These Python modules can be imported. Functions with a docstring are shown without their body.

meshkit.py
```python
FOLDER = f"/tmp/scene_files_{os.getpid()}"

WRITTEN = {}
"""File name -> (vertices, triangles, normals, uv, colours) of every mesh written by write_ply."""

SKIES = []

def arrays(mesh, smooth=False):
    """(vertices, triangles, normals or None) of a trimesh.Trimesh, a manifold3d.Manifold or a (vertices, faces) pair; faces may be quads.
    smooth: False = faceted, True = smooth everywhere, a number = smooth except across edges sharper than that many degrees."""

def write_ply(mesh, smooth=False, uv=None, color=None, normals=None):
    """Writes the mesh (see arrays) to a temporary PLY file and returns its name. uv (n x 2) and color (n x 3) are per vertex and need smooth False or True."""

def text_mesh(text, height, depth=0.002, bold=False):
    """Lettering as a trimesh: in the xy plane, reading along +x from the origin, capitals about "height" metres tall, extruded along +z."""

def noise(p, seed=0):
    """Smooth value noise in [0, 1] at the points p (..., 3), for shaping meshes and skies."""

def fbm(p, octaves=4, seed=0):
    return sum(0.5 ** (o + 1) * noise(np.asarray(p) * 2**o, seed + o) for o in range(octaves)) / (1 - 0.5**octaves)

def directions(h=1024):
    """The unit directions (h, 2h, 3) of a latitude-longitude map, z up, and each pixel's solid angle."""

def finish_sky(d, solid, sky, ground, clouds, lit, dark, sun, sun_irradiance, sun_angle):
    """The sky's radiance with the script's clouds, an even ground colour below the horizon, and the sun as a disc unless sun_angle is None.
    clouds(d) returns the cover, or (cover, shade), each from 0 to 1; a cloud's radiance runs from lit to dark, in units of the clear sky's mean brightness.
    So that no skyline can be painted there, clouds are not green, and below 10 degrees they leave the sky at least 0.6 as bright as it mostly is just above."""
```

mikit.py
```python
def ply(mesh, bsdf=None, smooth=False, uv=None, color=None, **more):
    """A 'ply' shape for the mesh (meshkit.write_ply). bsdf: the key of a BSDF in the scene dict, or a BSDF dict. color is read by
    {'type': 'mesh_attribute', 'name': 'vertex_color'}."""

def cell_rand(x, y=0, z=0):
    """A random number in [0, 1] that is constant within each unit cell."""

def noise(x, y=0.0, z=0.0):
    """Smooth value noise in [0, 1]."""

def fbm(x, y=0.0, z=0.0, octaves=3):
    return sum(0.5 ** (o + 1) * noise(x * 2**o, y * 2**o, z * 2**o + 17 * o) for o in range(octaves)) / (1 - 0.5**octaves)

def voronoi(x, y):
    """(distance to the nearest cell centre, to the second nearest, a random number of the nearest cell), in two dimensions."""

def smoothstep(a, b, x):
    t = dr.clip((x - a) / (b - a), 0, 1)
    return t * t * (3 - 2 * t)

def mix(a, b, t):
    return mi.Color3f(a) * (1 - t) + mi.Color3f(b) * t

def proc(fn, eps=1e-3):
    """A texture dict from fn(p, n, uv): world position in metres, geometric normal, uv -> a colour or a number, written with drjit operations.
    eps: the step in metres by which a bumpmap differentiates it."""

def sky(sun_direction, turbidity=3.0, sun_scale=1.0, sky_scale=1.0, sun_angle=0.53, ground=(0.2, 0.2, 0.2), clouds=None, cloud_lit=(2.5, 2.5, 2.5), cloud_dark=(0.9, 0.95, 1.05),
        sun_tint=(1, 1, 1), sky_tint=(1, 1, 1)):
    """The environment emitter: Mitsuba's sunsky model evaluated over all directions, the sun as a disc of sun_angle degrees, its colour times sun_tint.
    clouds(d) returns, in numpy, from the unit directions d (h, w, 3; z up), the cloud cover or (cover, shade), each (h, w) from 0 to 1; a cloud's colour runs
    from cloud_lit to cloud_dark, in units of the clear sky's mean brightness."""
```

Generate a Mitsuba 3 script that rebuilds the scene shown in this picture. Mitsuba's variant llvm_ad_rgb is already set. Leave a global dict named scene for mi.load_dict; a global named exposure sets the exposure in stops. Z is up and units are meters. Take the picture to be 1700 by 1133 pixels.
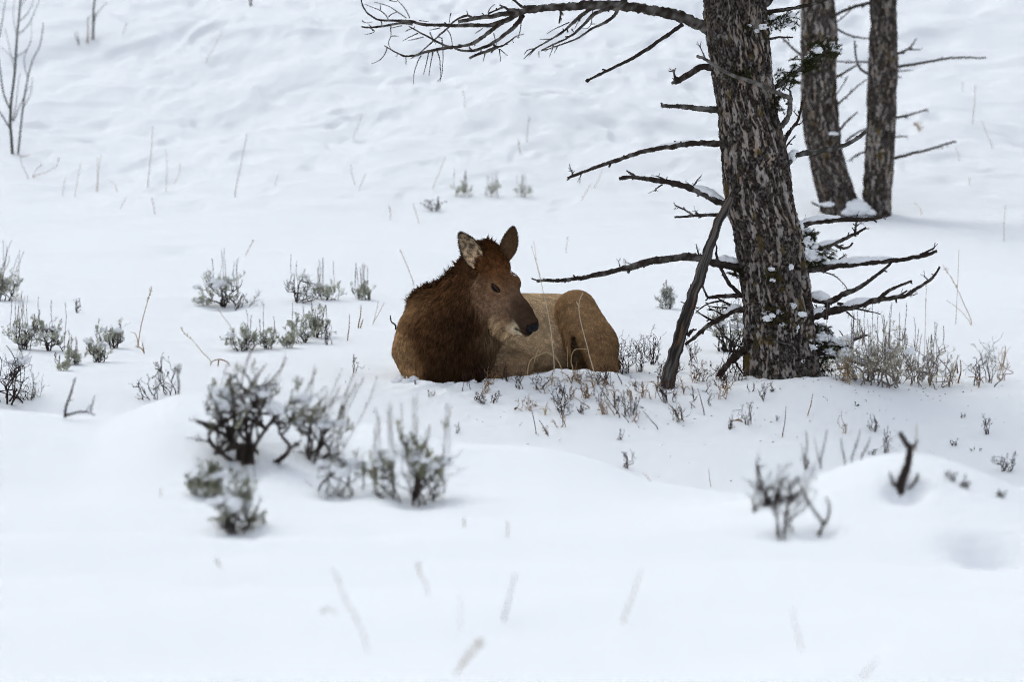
import math, random, numpy as np, trimesh, mitsuba as mi, drjit as dr, mikit, meshkit
from scipy.interpolate import PchipInterpolator
from scipy.spatial import cKDTree
T = mi.ScalarTransform4f
scene, labels = {}, {}

# ------------------------------------------------------------------ camera, sky, exposure
EYE = np.array([0.0, 0.0, 1.75]); PITCH = 0.046; FOV = 17.0
F = 850.0 / math.tan(math.radians(FOV / 2))            # focal length in pixels of a 1700 pixel wide picture
FWD = np.array([0, math.cos(PITCH), -math.sin(PITCH)]); UP = np.array([0, math.sin(PITCH), math.cos(PITCH)])
scene['camera'] = {'type': 'thinlens', 'fov': FOV, 'fov_axis': 'x', 'aperture_radius': 0.031, 'focus_distance': 29.9,
                   'near_clip': 0.1, 'far_clip': 2000.0,
                   'to_world': T().look_at(origin=EYE.tolist(), target=(EYE + FWD).tolist(), up=[0, 0, 1])}
exposure = 1.28
def overcast(d):
    """An even cloud layer, three times as bright overhead as at the horizon."""
    return np.ones(d.shape[:2]), 1 - np.clip(d[..., 2], 0, 1)
scene['sky_light'] = mikit.sky([-0.44, 0.46, 0.70], turbidity=3, sun_scale=0.50, sun_angle=30, clouds=overcast,
                               cloud_lit=(2.72, 3.0, 3.42), cloud_dark=(.91, 1.0, 1.15), sun_tint=(.80, .95, 1.18), ground=(0.8, 0.8, 0.8))

# ------------------------------------------------------------------ helpers
def ray(px, py):
    return FWD + np.array([1.0, 0, 0]) * (px - 850) / F + UP * (566.5 - py) / F

def P(px, py, Y):
    """The point at distance Y in front of the viewer that a direction meets."""
    d = ray(px, py)
    return EYE + d * (Y / d[1])

_used = {}
def numbered(name):
    n = _used.get(name, 0); _used[name] = n + 1
    return name if n == 0 else f'{name}_{n:03d}'

def thing(name, label, cat, group=None, kind=None):
    key = numbered(name)
    labels[key] = {'label': label}
    if cat: labels[key]['category'] = cat
    if group: labels[key]['group'] = group
    if kind: labels[key]['kind'] = kind
    return key

def part(parent, name, mesh, bsdf, smooth=False, color=None, uv=None, label=None, kind=None):
    if mesh is None or len(mesh[0]) == 0: return None
    key = numbered(parent + '__' + name)
    scene[key] = mikit.ply(mesh, bsdf, smooth=smooth, color=color, uv=uv)
    if label: labels.setdefault(key, {})['label'] = label
    if kind: labels.setdefault(key, {})['kind'] = kind
    return key

def whole(key, mesh, bsdf, smooth=False, color=None):
    scene[key] = mikit.ply(mesh, bsdf, smooth=smooth, color=color)
    return key

def cat(meshes):
    meshes = [m for m in meshes if m is not None and len(m[0])]
    if not meshes: return None
    at = np.cumsum([0] + [len(m[0]) for m in meshes])
    return np.vstack([m[0] for m in meshes]), np.vstack([m[1] + a for m, a in zip(meshes, at)])

def resample(pts, step):
    """A smooth curve through the points, sampled about every step."""
    pts = np.asarray(pts, float)
    if len(pts) < 2: return pts
    d = np.linalg.norm(np.diff(pts, axis=0), axis=1); t = np.r_[0, np.cumsum(np.maximum(d, 1e-6))]
    n = max(2, int(t[-1] / step) + 1)
    s = np.linspace(0, t[-1], n)
    if len(pts) == 2: return np.stack([np.interp(s, t, pts[:, k]) for k in range(pts.shape[1])], 1)
    return np.stack([PchipInterpolator(t, pts[:, k])(s) for k in range(pts.shape[1])], 1)

def tube(pts, rad, sides=6, rough=0.0, seed=0, freq=30.0, cap=True):
    pts = np.asarray(pts, float); n = len(pts); rad = np.broadcast_to(np.asarray(rad, float), (n,))
    t = np.gradient(pts, axis=0); t /= np.maximum(np.linalg.norm(t, axis=1, keepdims=True), 1e-9)
    ref = np.array([0, 0, 1.0]) if abs(t[:, 2]).mean() < 0.8 else np.array([1.0, 0, 0])
    u = np.cross(t, ref); u /= np.maximum(np.linalg.norm(u, axis=1, keepdims=True), 1e-9)
    v = np.cross(u, t)
    a = np.arange(sides) / sides * 2 * np.pi
    ring = u[:, None] * np.cos(a)[None, :, None] + v[:, None] * np.sin(a)[None, :, None]
    r = rad[:, None] * np.ones((1, sides))
    if rough:
        r = r * (1 + rough * 2 * (meshkit.fbm((pts[:, None] + ring * rad[:, None, None]) * freq, 2, seed) - 0.5))
    V = (pts[:, None] + ring * r[..., None]).reshape(-1, 3)
    i = np.arange(n - 1)[:, None] * sides; j = np.arange(sides)[None]; k = (j + 1) % sides
    f = np.concatenate([np.stack([i + j, i + k, i + sides + k], -1).reshape(-1, 3), np.stack([i + j, i + sides + k, i + sides + j], -1).reshape(-1, 3)])
    if cap:
        V = np.vstack([V, pts[:1], pts[-1:]])
        c0, c1 = n * sides, n * sides + 1
        jj = np.arange(sides); kk = (jj + 1) % sides; b = (n - 1) * sides
        f = np.vstack([f, np.stack([kk, jj, jj * 0 + c0], 1), np.stack([b + jj, b + kk, jj * 0 + c1], 1)])
    return V, f

def blades(base, tip, width, side, mid=None, bend=0.5):
    """Many thin tapered blades, each of three triangles: root edge, a bent middle and a point."""
    base, tip, side = (np.asarray(x, float) for x in (base, tip, side)); n = len(base)
    if n == 0: return None
    side = side / np.maximum(np.linalg.norm(side, axis=1, keepdims=True), 1e-9) * np.broadcast_to(np.asarray(width, float), (n,))[:, None] * 0.5
    m = (base + tip) / 2 if mid is None else mid
    V = np.stack([base - side, base + side, m - side * 0.85, m + side * 0.85, tip], 1).reshape(-1, 3)
    o = np.arange(n)[:, None] * 5
    f = np.concatenate([o + [0, 1, 3], o + [0, 3, 2], o + [2, 3, 4]])
    return V, f

def leaflets(base, tip, width, side):
    """Many small flat leaves, each a four-cornered lozenge."""
    base, tip, side = (np.asarray(x, float) for x in (base, tip, side)); n = len(base)
    if n == 0: return None
    side = side / np.maximum(np.linalg.norm(side, axis=1, keepdims=True), 1e-9) * np.broadcast_to(np.asarray(width, float), (n,))[:, None] * 0.5
    m = base * 0.4 + tip * 0.6
    V = np.stack([base, m - side, tip, m + side], 1).reshape(-1, 3)
    o = np.arange(n)[:, None] * 4
    return V, np.concatenate([o + [0, 1, 2], o + [0, 2, 3]])

_ICO = {k: trimesh.creation.icosphere(subdivisions=k) for k in (1, 2, 3)}
def lump(c, size, seed=0, sub=2, rough=0.3, flat_bottom=True):
    """A soft uneven lump, such as a pad of snow."""
    m = _ICO[sub]; v = np.array(m.vertices)
    n = meshkit.fbm(v * 2.0 + seed * 7.31, 3, seed) - 0.5
    v = v * (1 + rough * 2 * n)[:, None]
    if flat_bottom: v[:, 2] = np.where(v[:, 2] < 0, v[:, 2] * 0.6, v[:, 2])
    return v * np.asarray(size) + np.asarray(c), np.array(m.faces)

def unit(v): return v / np.maximum(np.linalg.norm(v, axis=-1, keepdims=True), 1e-9)
def smooth01(a, b, x):
    t = np.clip((x - a) / (b - a), 0, 1); return t * t * (3 - 2 * t)

# ------------------------------------------------------------------ materials
def two(d): return {'type': 'twosided', 'bsdf': d}
def rgb(*c): return {'type': 'rgb', 'value': list(c)}
def diffuse(*c): return two({'type': 'diffuse', 'reflectance': rgb(*c)})
vcol = two({'type': 'diffuse', 'reflectance': {'type': 'mesh_attribute', 'name': 'vertex_color'}})
scene['m_vertex'] = vcol
scene['m_snow'] = two({'type': 'bumpmap', 'arbitrary': {'type': 'proc', **{k: v for k, v in mikit.proc(
    lambda p, n, uv: 0.016 * mikit.fbm(p.x * 9, p.y * 9, p.z * 9, 3) + 0.005 * mikit.noise(p.x * 55, p.y * 55, p.z * 55) + 0.0025 * mikit.noise(p.x * 160, p.y * 160, p.z * 160), eps=2e-3).items() if k != 'type'}},
    'bsdf': {'type': 'diffuse', 'reflectance': rgb(0.885, 0.895, 0.91)}, 'scale': 1.0})
scene['m_snow_pad'] = diffuse(0.89, 0.90, 0.92)
# ------------------------------------------------------------------ the ground: one sheet of snow rising into a hillside
BASE = PchipInterpolator([-400, -60, 0, 6, 12, 15, 17, 19, 21, 23, 25, 26.7, 27.1, 27.9, 28.6, 29.4, 31, 33.5, 37, 42, 48, 53, 58, 63, 75, 100, 140, 200, 420],
                         [1.5, 0.7, 0.1, .02, 0, .04, .02, -.06, -.16, -.50, -.72, -.68, -.60, -.39, -.19, .0, .13, .24, .48, .82, 1.32, 2.26, 3.63, 5.12, 9.2, 18, 31, 42, 60])
CREST = PchipInterpolator([-40, -6, -3.2, -2.7, -2.46, -2.2, -1.96, -1.6, -1.015, -.74, -.41, .18, .55, .775, 1.03, 1.48, 1.9, 3, 6, 40],
                          [.1, .3, .37, .33, .32, .41, .48, .45, .27, .26, .16, .12, .03, -.06, -.12, -.16, -.13, -.1, 0, .1])
DENTS = []          # (x, y, radius x, radius y, depth): wells round stems, hoof prints
MOUNDS = [(2.06, 18.0, .66, 1.1, .33), (2.75, 29.0, .62, .55, .18), (1.0, 29.2, .9, .5, .03), (.66, 29.55, .42, .22, .10), (.28, 29.5, .25, .16, .05), (-.80, 29.42, .16, .12, .03)]

def raw_height(x, y):
    x, y = np.broadcast_arrays(np.asarray(x, float), np.asarray(y, float))
    z = BASE(y) + (CREST(x) + .16) * np.exp(-((y - 21) / np.where(y < 21, 2.1, 1.5)) ** 2)
    for mx, my, rx, ry, h in MOUNDS:
        z = z + h * np.exp(-(((x - mx) / rx) ** 2 + ((y - my) / ry) ** 2))
    p = np.stack([x, y, x * 0], -1)
    far = smooth01(44, 56, y)
    z = z + .15 * (meshkit.fbm(p * [.5, .95, 1], 2, 17) - .5) * smooth01(19.5, 17, y)
    z = z + .11 * (meshkit.fbm(p * [.42, .62, 1], 3, 3) - .5) * (1 - .6 * far) * np.where(y < 28, .7, 1)
    z = z + .030 * (meshkit.fbm((p + .35 * meshkit.noise(p * .8, 6)[..., None]) * [.8, 2.2, 1], 3, 9) - .5)
    z = z + far * (1.1 * (meshkit.fbm(p * [.16, .2, 1], 3, 21) - .5) + .27 * (meshkit.fbm(p * [.7, .6, 1], 3, 5) - .5))
    q = p + .5 * np.stack([meshkit.noise(p * 1.3, 31), meshkit.noise(p * 1.3, 32), 0 * x], -1)
    z = z + far * (.17 * (meshkit.fbm(q * [2.3, 2.0, 1], 4, 33) - .5) - .08 * smooth01(.62, .78, meshkit.fbm(q * [1.9, 1.3, 1], 2, 34)))
    return z

def height(x, y):
    z = raw_height(x, y)
    for dx, dy, rx, ry, h in DENTS:
        near = (np.abs(x - dx) < 3 * rx) & (np.abs(y - dy) < 3 * ry)
        if np.any(near):
            z = np.where(near, z - h * np.exp(-(((x - dx) / rx) ** 2 + ((y - dy) / ry) ** 2)), z)
    return z

_YS = np.concatenate([np.arange(9, 66, .02), np.arange(66, 200, .3)])
def ground(px, py, fn=None):
    """Where the view direction first meets the snow."""
    d = ray(px, py); pts = EYE + d * (_YS / d[1])[:, None]
    hit = np.nonzero((fn or height)(pts[:, 0], pts[:, 1]) >= pts[:, 2])[0]
    k = hit[0] if len(hit) else len(_YS) - 1
    x, y = pts[k, 0], pts[k, 1]
    return np.array([x, y, float(height(x, y))])

def dent(px, py, w, depth, ratio=1.6):
    g = ground(px, py, raw_height); s = g[1] / F
    DENTS.append((g[0], g[1], w * s, w * s * ratio, depth))

# hoof prints and hollows on the hillside, and wells where stems come through the snow
_r = np.random.default_rng(5)
for px, py in [(450, 190), (475, 202), (432, 60), (660, 30), (745, 360), (965, 175), (1010, 200), (930, 30), (700, 62), (560, 170), (610, 120), (840, 120), (880, 215),
               (300, 60), (345, 28), (370, 105), (240, 40), (520, 95), (690, 175), (760, 235), (930, 250), (1075, 70), (1110, 120), (1090, 215), (600, 205), (720, 130),
               (1530, 60), (1600, 110), (1560, 190), (1640, 165), (1500, 230), (1580, 300), (170, 205), (90, 150), (500, 20), (800, 60)]:
    dent(px + _r.normal(0, 6), py + _r.normal(0, 5), _r.uniform(11, 22), _r.uniform(.03, .11), _r.uniform(1.0, 2.0))
for px, py, w, h in [(303, 415, 30, .08), (815, 385, 26, .06), (1503, 812, 24, .22), (1298, 890, 20, .07), (1360, 885, 24, .12), (1660, 912, 60, .22),
                     (395, 770, 46, .10), (395, 886, 30, .07), (345, 828, 24, .06), (560, 824, 30, .06), (690, 836, 40, .06), (520, 765, 40, .06), (20, 668, 50, .06),
                     (375, 511, 24, .06), (640, 880, 90, .03), (1560, 640, 60, .05), (1110, 628, 22, .05), (130, 690, 30, .05)]:
    dent(px, py, w, h)

def axis(lo, hi, step, far_lo, far_hi, grow=1.16):
    a = list(np.arange(lo, hi + 1e-9, step)); s = step
    while a[-1] < far_hi: s *= grow; a.append(a[-1] + s)
    s = step
    while a[0] > far_lo: s *= grow; a.insert(0, a[0] - s)
    return np.array(a)

def build_ground():
    xs = axis(-6.5, 6.5, .045, -420, 420, 1.10)
    ys = np.concatenate([axis(11, 28.4, .055, -400, 28.39, 1.2)[:-1], np.arange(28.4, 31.6, .022), axis(31.6, 66, .075, 31.6, 420, 1.12)])
    X, Y = np.meshgrid(xs, ys)
    Z = height(X, Y)
    # broken, trampled snow where the animal has lain down
    g = np.stack([X, Y, X * 0], -1)
    e = np.exp(-(((X - .05) / 1.3) ** 2 + ((Y - 29.35) / .42) ** 2)) + .6 * np.exp(-(((X - 2.2) / .9) ** 2 + ((Y - 29.8) / .4) ** 2))
    lumps = np.maximum(meshkit.noise(g * 11, 4) - .45, 0) * 1.6 + .5 * np.maximum(meshkit.noise(g * 23, 8) - .5, 0)
    e2 = np.exp(-(((X + .45) / .62) ** 2 + ((Y - 29.36) / .20) ** 2)) + .7 * np.exp(-(((X - .5) / .5) ** 2 + ((Y - 29.5) / .2) ** 2))
    Z = Z + .05 * np.clip(e, 0, 1) * lumps + .065 * np.clip(e2, 0, 1) * np.maximum(meshkit.fbm(g * 9, 3, 14) - .40, 0) * 2
    n, m = X.shape
    i = (np.arange(n - 1)[:, None] * m + np.arange(m - 1)[None]).ravel()
    f = np.stack([i, i + 1, i + m + 1, i + m], 1)
    return np.stack([X, Y, Z], -1).reshape(-1, 3), f

thing('ground', 'snow covered ground rising from soft drifts to a trampled white hillside', None, kind='structure')
whole('ground', build_ground(), 'm_snow', smooth=True)
# ------------------------------------------------------------------ trees
def paint(v, dark, light, freq, seed, lo=.45, hi=.7):
    n = meshkit.fbm(np.asarray(v) * freq, 3, seed); t = smooth01(lo, hi, n)[:, None]
    return np.asarray(dark) * (1 - t) + np.asarray(light) * t

WOOD, GREY = (.034, .026, .022), (.17, .155, .142)

def trunk_mesh(rows, Y, sides, step, seed, top=9.0, depth=.020, rough=1.0):
    """rows: (left edge, right edge, height in the picture) from the top down. The bole goes on upwards past the frame."""
    c, r = [], []
    for l, rr, y in rows:
        c.append(P((l + rr) / 2, y, Y)); r.append((rr - l) / 2 * Y / F)
    c, r = np.array(c), np.array(r)
    lean = unit(c[0] - c[2]); up = c[0] + lean * np.linspace(top, .8, 5)[:, None]
    c = np.vstack([up, c, c[-1] + [0, 0, -.35]]); r = np.r_[np.linspace(.12, .93, 5) * r[0], r, r[-1] * 1.12]
    path = resample(np.hstack([c, r[:, None]]), step)
    pts, rad = path[:, :3], path[:, 3]; n = len(pts)
    s = np.r_[0, np.cumsum(np.linalg.norm(np.diff(pts, axis=0), axis=1))]
    a = np.arange(sides) / sides * 2 * np.pi
    ring = np.stack([np.cos(a), np.sin(a), a * 0], 1)
    R0 = rad.max()
    q = np.stack([np.cos(a)[None] * R0 + s[:, None] * 0, np.sin(a)[None] * R0 + s[:, None] * 0, s[:, None] + a[None] * 0], -1)
    wq = q + (meshkit.fbm(q * 4, 2, seed + 50)[..., None] - .5) * [.12, .12, .2]
    plate = meshkit.fbm(wq * [16, 16, 2.9], 3, seed)             # long upright plates
    ridge = 1 - np.abs(2 * plate - 1) * 2.2
    flake = meshkit.fbm(wq * [54, 54, 27], 3, seed + 1)
    scale_ = meshkit.noise(q * [120, 120, 70], seed + 2)
    big = meshkit.fbm(q * [2.2, 2.2, 1.4], 2, seed + 3) - .5
    streak = meshkit.fbm(wq * [32, 32, 5.2] + 31, 3, seed + 4)    # pale corky streaks between the flakes
    h = depth * 1.7 * (np.clip(ridge, -.6, 1) - .3) + .024 * rough * (flake - .5) + .007 * rough * (scale_ - .5) + R0 * .16 * big
    root = np.exp(-((s[-1] - s) / .42) ** 2)[:, None]
    h = h + root * R0 * .10 * (1 + np.sin(a * 5 + seed)[None])
    V = pts[:, None] + ring[None] * (rad[:, None] + h)[..., None]
    pale = .92 * smooth01(.535, .63, streak + .30 * (flake - .5)) * smooth01(.30, .5, flake) * (.18 + .82 * smooth01(.38, .64, meshkit.fbm(q * [3.4, 3.4, 1.6], 2, seed + 7) + .34 * (s / s[-1])[:, None] - .16))
    fine = smooth01(.38, .72, .6 * flake + .4 * scale_)
    col = np.array([.020, .016, .0135]) * (1 - fine[..., None]) + np.array([.112, .095, .084]) * fine[..., None]
    tone = smooth01(.35, .75, meshkit.fbm(q * [20, 20, 7] + 5, 2, seed + 5))[..., None]
    tone = tone ** 2 * .55; palec = np.array([.40, .355, .325]) * (1 - tone) + np.array([.33, .20, .11]) * tone
    cork = .62 + .55 * meshkit.noise(q * [150, 150, 40], seed + 9)[..., None]
    col = col * (1 - pale[..., None]) + palec * cork * pale[..., None]
    grey = (smooth01(.60, .72, meshkit.fbm(wq * [26, 26, 9] + 77, 3, seed + 8)) * .5 * fine)[..., None]
    col = col * (1 - grey) + np.array([.27, .265, .27]) * grey
    lich = (smooth01(.66, .74, meshkit.fbm(q * [9, 9, 6] + 13, 3, seed + 6)) * .55)[..., None]
    col = col * (1 - lich) + np.array([.12, .085, .025]) * lich
    i = np.arange(n - 1)[:, None] * sides; j = np.arange(sides)[None]; k = (j + 1) % sides
    f = np.concatenate([np.stack([i + k, i + j, i + sides + j], -1).reshape(-1, 3), np.stack([i + k, i + sides + j, i + sides + k], -1).reshape(-1, 3)])
    return (V.reshape(-1, 3), f), col.reshape(-1, 3)

def limb(Y, pts, r0, r1, rng, rough=.46, stubs=5, wob=1.0, sides=7):
    """One dead limb from picture points (x, y[, nearer or farther]); radii in picture pixels."""
    w = np.array([P(p[0], p[1], Y + (p[2] if len(p) > 2 else 0)) for p in pts]); s = Y / F
    path = resample(w, max(.012, 3.0 * s)); n = len(path)
    amp = wob * s * .9
    jit = np.stack([meshkit.fbm(path * 9 + k * 37.7, 3, 7) - .5 for k in range(3)], 1) * 2 * amp * 1.6
    env = smooth01(0, .12, np.linspace(0, 1, n))[:, None]
    path = path + jit * env
    rad = np.linspace(r0, r1, n) * s
    out = [tube(path, rad, sides, rough, int(rng.integers(1e6)), 38 if r0 > 3 else 60)]
    for _ in range(int(stubs * 1.7)):
        k = int(rng.integers(n // 6, n)) if n > 6 else n - 1
        k = min(k, n - 1)
        t = unit(path[min(k + 1, n - 1)] - path[k - 1]); d = unit(rng.normal(0, 1, 3) + t * .6)
        L = s * rng.uniform(3.5, 9) ; r = rad[k] * rng.uniform(.35, .6)
        out.append(tube(resample([path[k], path[k] + d * L * .6, path[k] + d * L + t * L * .2], .01), np.linspace(r, r * .4, 2)[0:1], 5, .3, 3))
    return cat(out), path, rad

def snow_on(path, rad, t0, t1, rng, thick=1.0):
    n = len(path); a, b = int(t0 * (n - 1)), max(int(t1 * (n - 1)), int(t0 * (n - 1)) + 2)
    p, r = path[a:b], rad[a:b]; m = len(p)
    q = resample(np.hstack([p, r[:, None]]), .012); p, r = q[:, :3], q[:, 3]; m = len(p)
    taper = np.sqrt(np.clip(np.sin(np.linspace(.06, np.pi - .06, m)), 0, 1))
    h = taper * (.55 + .9 * meshkit.fbm(p * 14, 3, int(rng.integers(1e5))))
    rr = (r * .8 + .007) * h * thick
    V, f = tube(p + np.array([0, 0, 1]) * (r * .75 + rr * .35)[:, None], rr * 1.05, 9, .28, int(rng.integers(1e6)), 40)
    return V, f

def branch(parent, Y, pts, r0, r1, seed, twigs=(), snow=(), stubs=6, dark=WOOD, light=GREY, lo=.5, hi=.75, thick=1.0, label=None, name='branch', wob=1.0):
    rng = np.random.default_rng(seed)
    m, path, rad = limb(Y, pts, r0, r1, rng, stubs=stubs, wob=wob, rough=.46 if Y < 40 else .15)
    ms = [m]
    for tw in twigs:
        *tp, ra, rb = tw
        ms.append(limb(Y, tp, ra, rb, rng, stubs=0 if ra < 1.2 else 3, sides=5 if ra < 1.5 else 6)[0])
    m = cat(ms)
    key = part(parent, name, m, 'm_vertex', smooth=True, color=paint(m[0], dark, light, 22, seed, lo, hi), label=label)
    for t0, t1 in snow:
        part(key, 'snow', snow_on(path, rad, t0, t1, rng, thick), 'm_snow_pad', smooth=True)
    return key

def spray(parent, Y, box, n_twig, seed, snow=0, green=(.028, .036, .014), d=0.0, need=.026, lean=(0.2, -.3, .1), spread=.05, pad=1.0, name='needle_spray'):
    """A tuft of short needled twigs inside a picture box (x0, y0, x1, y1)."""
    rng = np.random.default_rng(seed); s = Y / F
    x0, y0, x1, y1 = box; tw, B, Tp, C = [], [], [], []
    tops = []
    for _ in range(n_twig):
        c = P(rng.uniform(x0, x1), rng.uniform(y0, y1), Y + d + rng.uniform(-1, 1) * spread)
        a = unit(np.asarray(lean) + rng.normal(0, .45, 3)); L = rng.uniform(.05, .11)
        p = resample([c - a * L / 2, c + [0, 0, .006], c + a * L / 2 + [0, 0, rng.uniform(-.01, .02)]], .008)
        tw.append(tube(p, .0028, 5)); tops.append(c + [0, 0, .012])
        k = int(L / .0009)
        idx = rng.integers(0, len(p), k); b = p[idx] + rng.normal(0, .002, (k, 3))
        nd = unit(rng.normal(0, 1, (k, 3)) + a * .75); t = b + nd * need * rng.uniform(.6, 1.1, (k, 1))
        B.append(b); Tp.append(t)
        cc = np.asarray(green) * rng.uniform(.6, 1.9) * rng.uniform(.7, 1.3, (k, 1))
        rust = rng.random(k) < .06
        C.append(np.where(rust[:, None], np.array([.12, .04, .015]), cc))
    B, Tp, C = np.vstack(B), np.vstack(Tp), np.vstack(C)
    m = blades(B, Tp, .0030, np.cross(Tp - B, rng.normal(0, 1, B.shape)))
    key = part(parent, name, m, 'm_vertex', color=np.repeat(C, 5, 0), kind='stuff')
    part(key, 'twig', cat(tw), 'm_twig')
    if snow:
        pads = [lump(np.array(tops[k % len(tops)]) + rng.normal(0, .012, 3), np.array([.034, .030, .028]) * pad * rng.uniform(.45, 1.2), seed + k, 3, .75) for k in range(snow)]
        for pd in pads: part(key, 'snow', pd, 'm_snow_pad', smooth=True)
    return key

scene['m_twig'] = diffuse(.055, .042, .034)
scene['m_twig_grey'] = diffuse(.12, .10, .09)

# ---- the near tree
NT = 30.0
tree = thing('pine_tree', 'old leaning conifer with thick furrowed bark and bare dead branches, beside the resting animal', 'tree')
m, c = trunk_mesh([(1172, 1268, 0), (1175, 1273, 46), (1184, 1277, 102), (1192, 1288, 173), (1198, 1302, 238), (1204, 1311, 293), (1210.6, 1318, 350), (1221, 1325, 383),
                   (1229, 1333, 438), (1236, 1342, 489), (1239, 1348, 532), (1242, 1354, 580), (1244, 1362, 625), (1244, 1364, 640)], NT, 300, .0058, 4)
part(tree, 'trunk', m, 'm_vertex', smooth=True, color=c)
def z1(*p): return [(590 + x / 5.667, y / 5.667) for x, y in p]
def z2(*p): return [(870 + x / 5.3125, y / 5.3125) for x, y in p]
tw = []
def add(pts, ra, rb): tw.append([*pts, ra, rb])
add([(862, 19, -.02), (837, 23, -.05), (815, 27, -.1), (785, 30, -.15), (762, 36, -.2)], 5, 3.2)
add(z1((1100, 165), (1050, 145), (1000, 160), (910, 215), (860, 270), (740, 380), (600, 500), (530, 545)), 2.2, .9)
add([(862, 21, 0), (837, 34, .05), (811, 41, .1), (766, 42, .15), (731, 41, .2), (703, 40, .2), (685, 36, .2), (666, 34, .2), (648, 34, .2), (631, 33, .2), (615, 25, .2), (606, 16, .2), (600, 0, .2), (597, -20, .2)], 4.6, 1)
add([(685, 40, .2), (666, 38, .2), (648, 41, .2), (631, 44, .2), (613, 45, .2), (600, 44, .2)], 2.6, 1.4)
add([(837, 35, .02), (821, 46, -.05), (805, 58, -.1), (789, 69, -.15), (772, 76, -.2), (749, 78, -.2), (728, 70, -.2), (705, 58, -.2), (678, 43, -.2)], 4, 1)
add([(752, 78, -.2), (722, 82, -.2), (703, 87, -.2), (689, 92, -.2), (673, 93, -.2), (661, 89, -.2), (646, 81, -.2), (638, 76, -.2)], 3.4, .9)
add([(868, 26, 0), (853, 44, .08), (833, 60, .1), (818, 71, .1), (800, 79, .1), (782, 84, .1), (766, 83, .1), (754, 79, .1)], 4.2, 2)
add([(818, 72, .1), (826, 78, .08), (837, 74, .08), (844, 69, .08), (860, 58, .08), (870, 56, .08)], 2.2, .7)
add([(826, 78, .08), (807, 85, .05), (793, 90, .05), (779, 96, .05)], 3.2, 2)
add([(858, 17, 0), (844, 16, -.1), (837, 11, -.1), (825, 16, -.1), (810, 23, -.1)], 3.6, 1)
add([(890, 10, 0), (872, 11, .05), (855, 0, .1), (850, -12, .1)], 3.2, 1.5)
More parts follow.
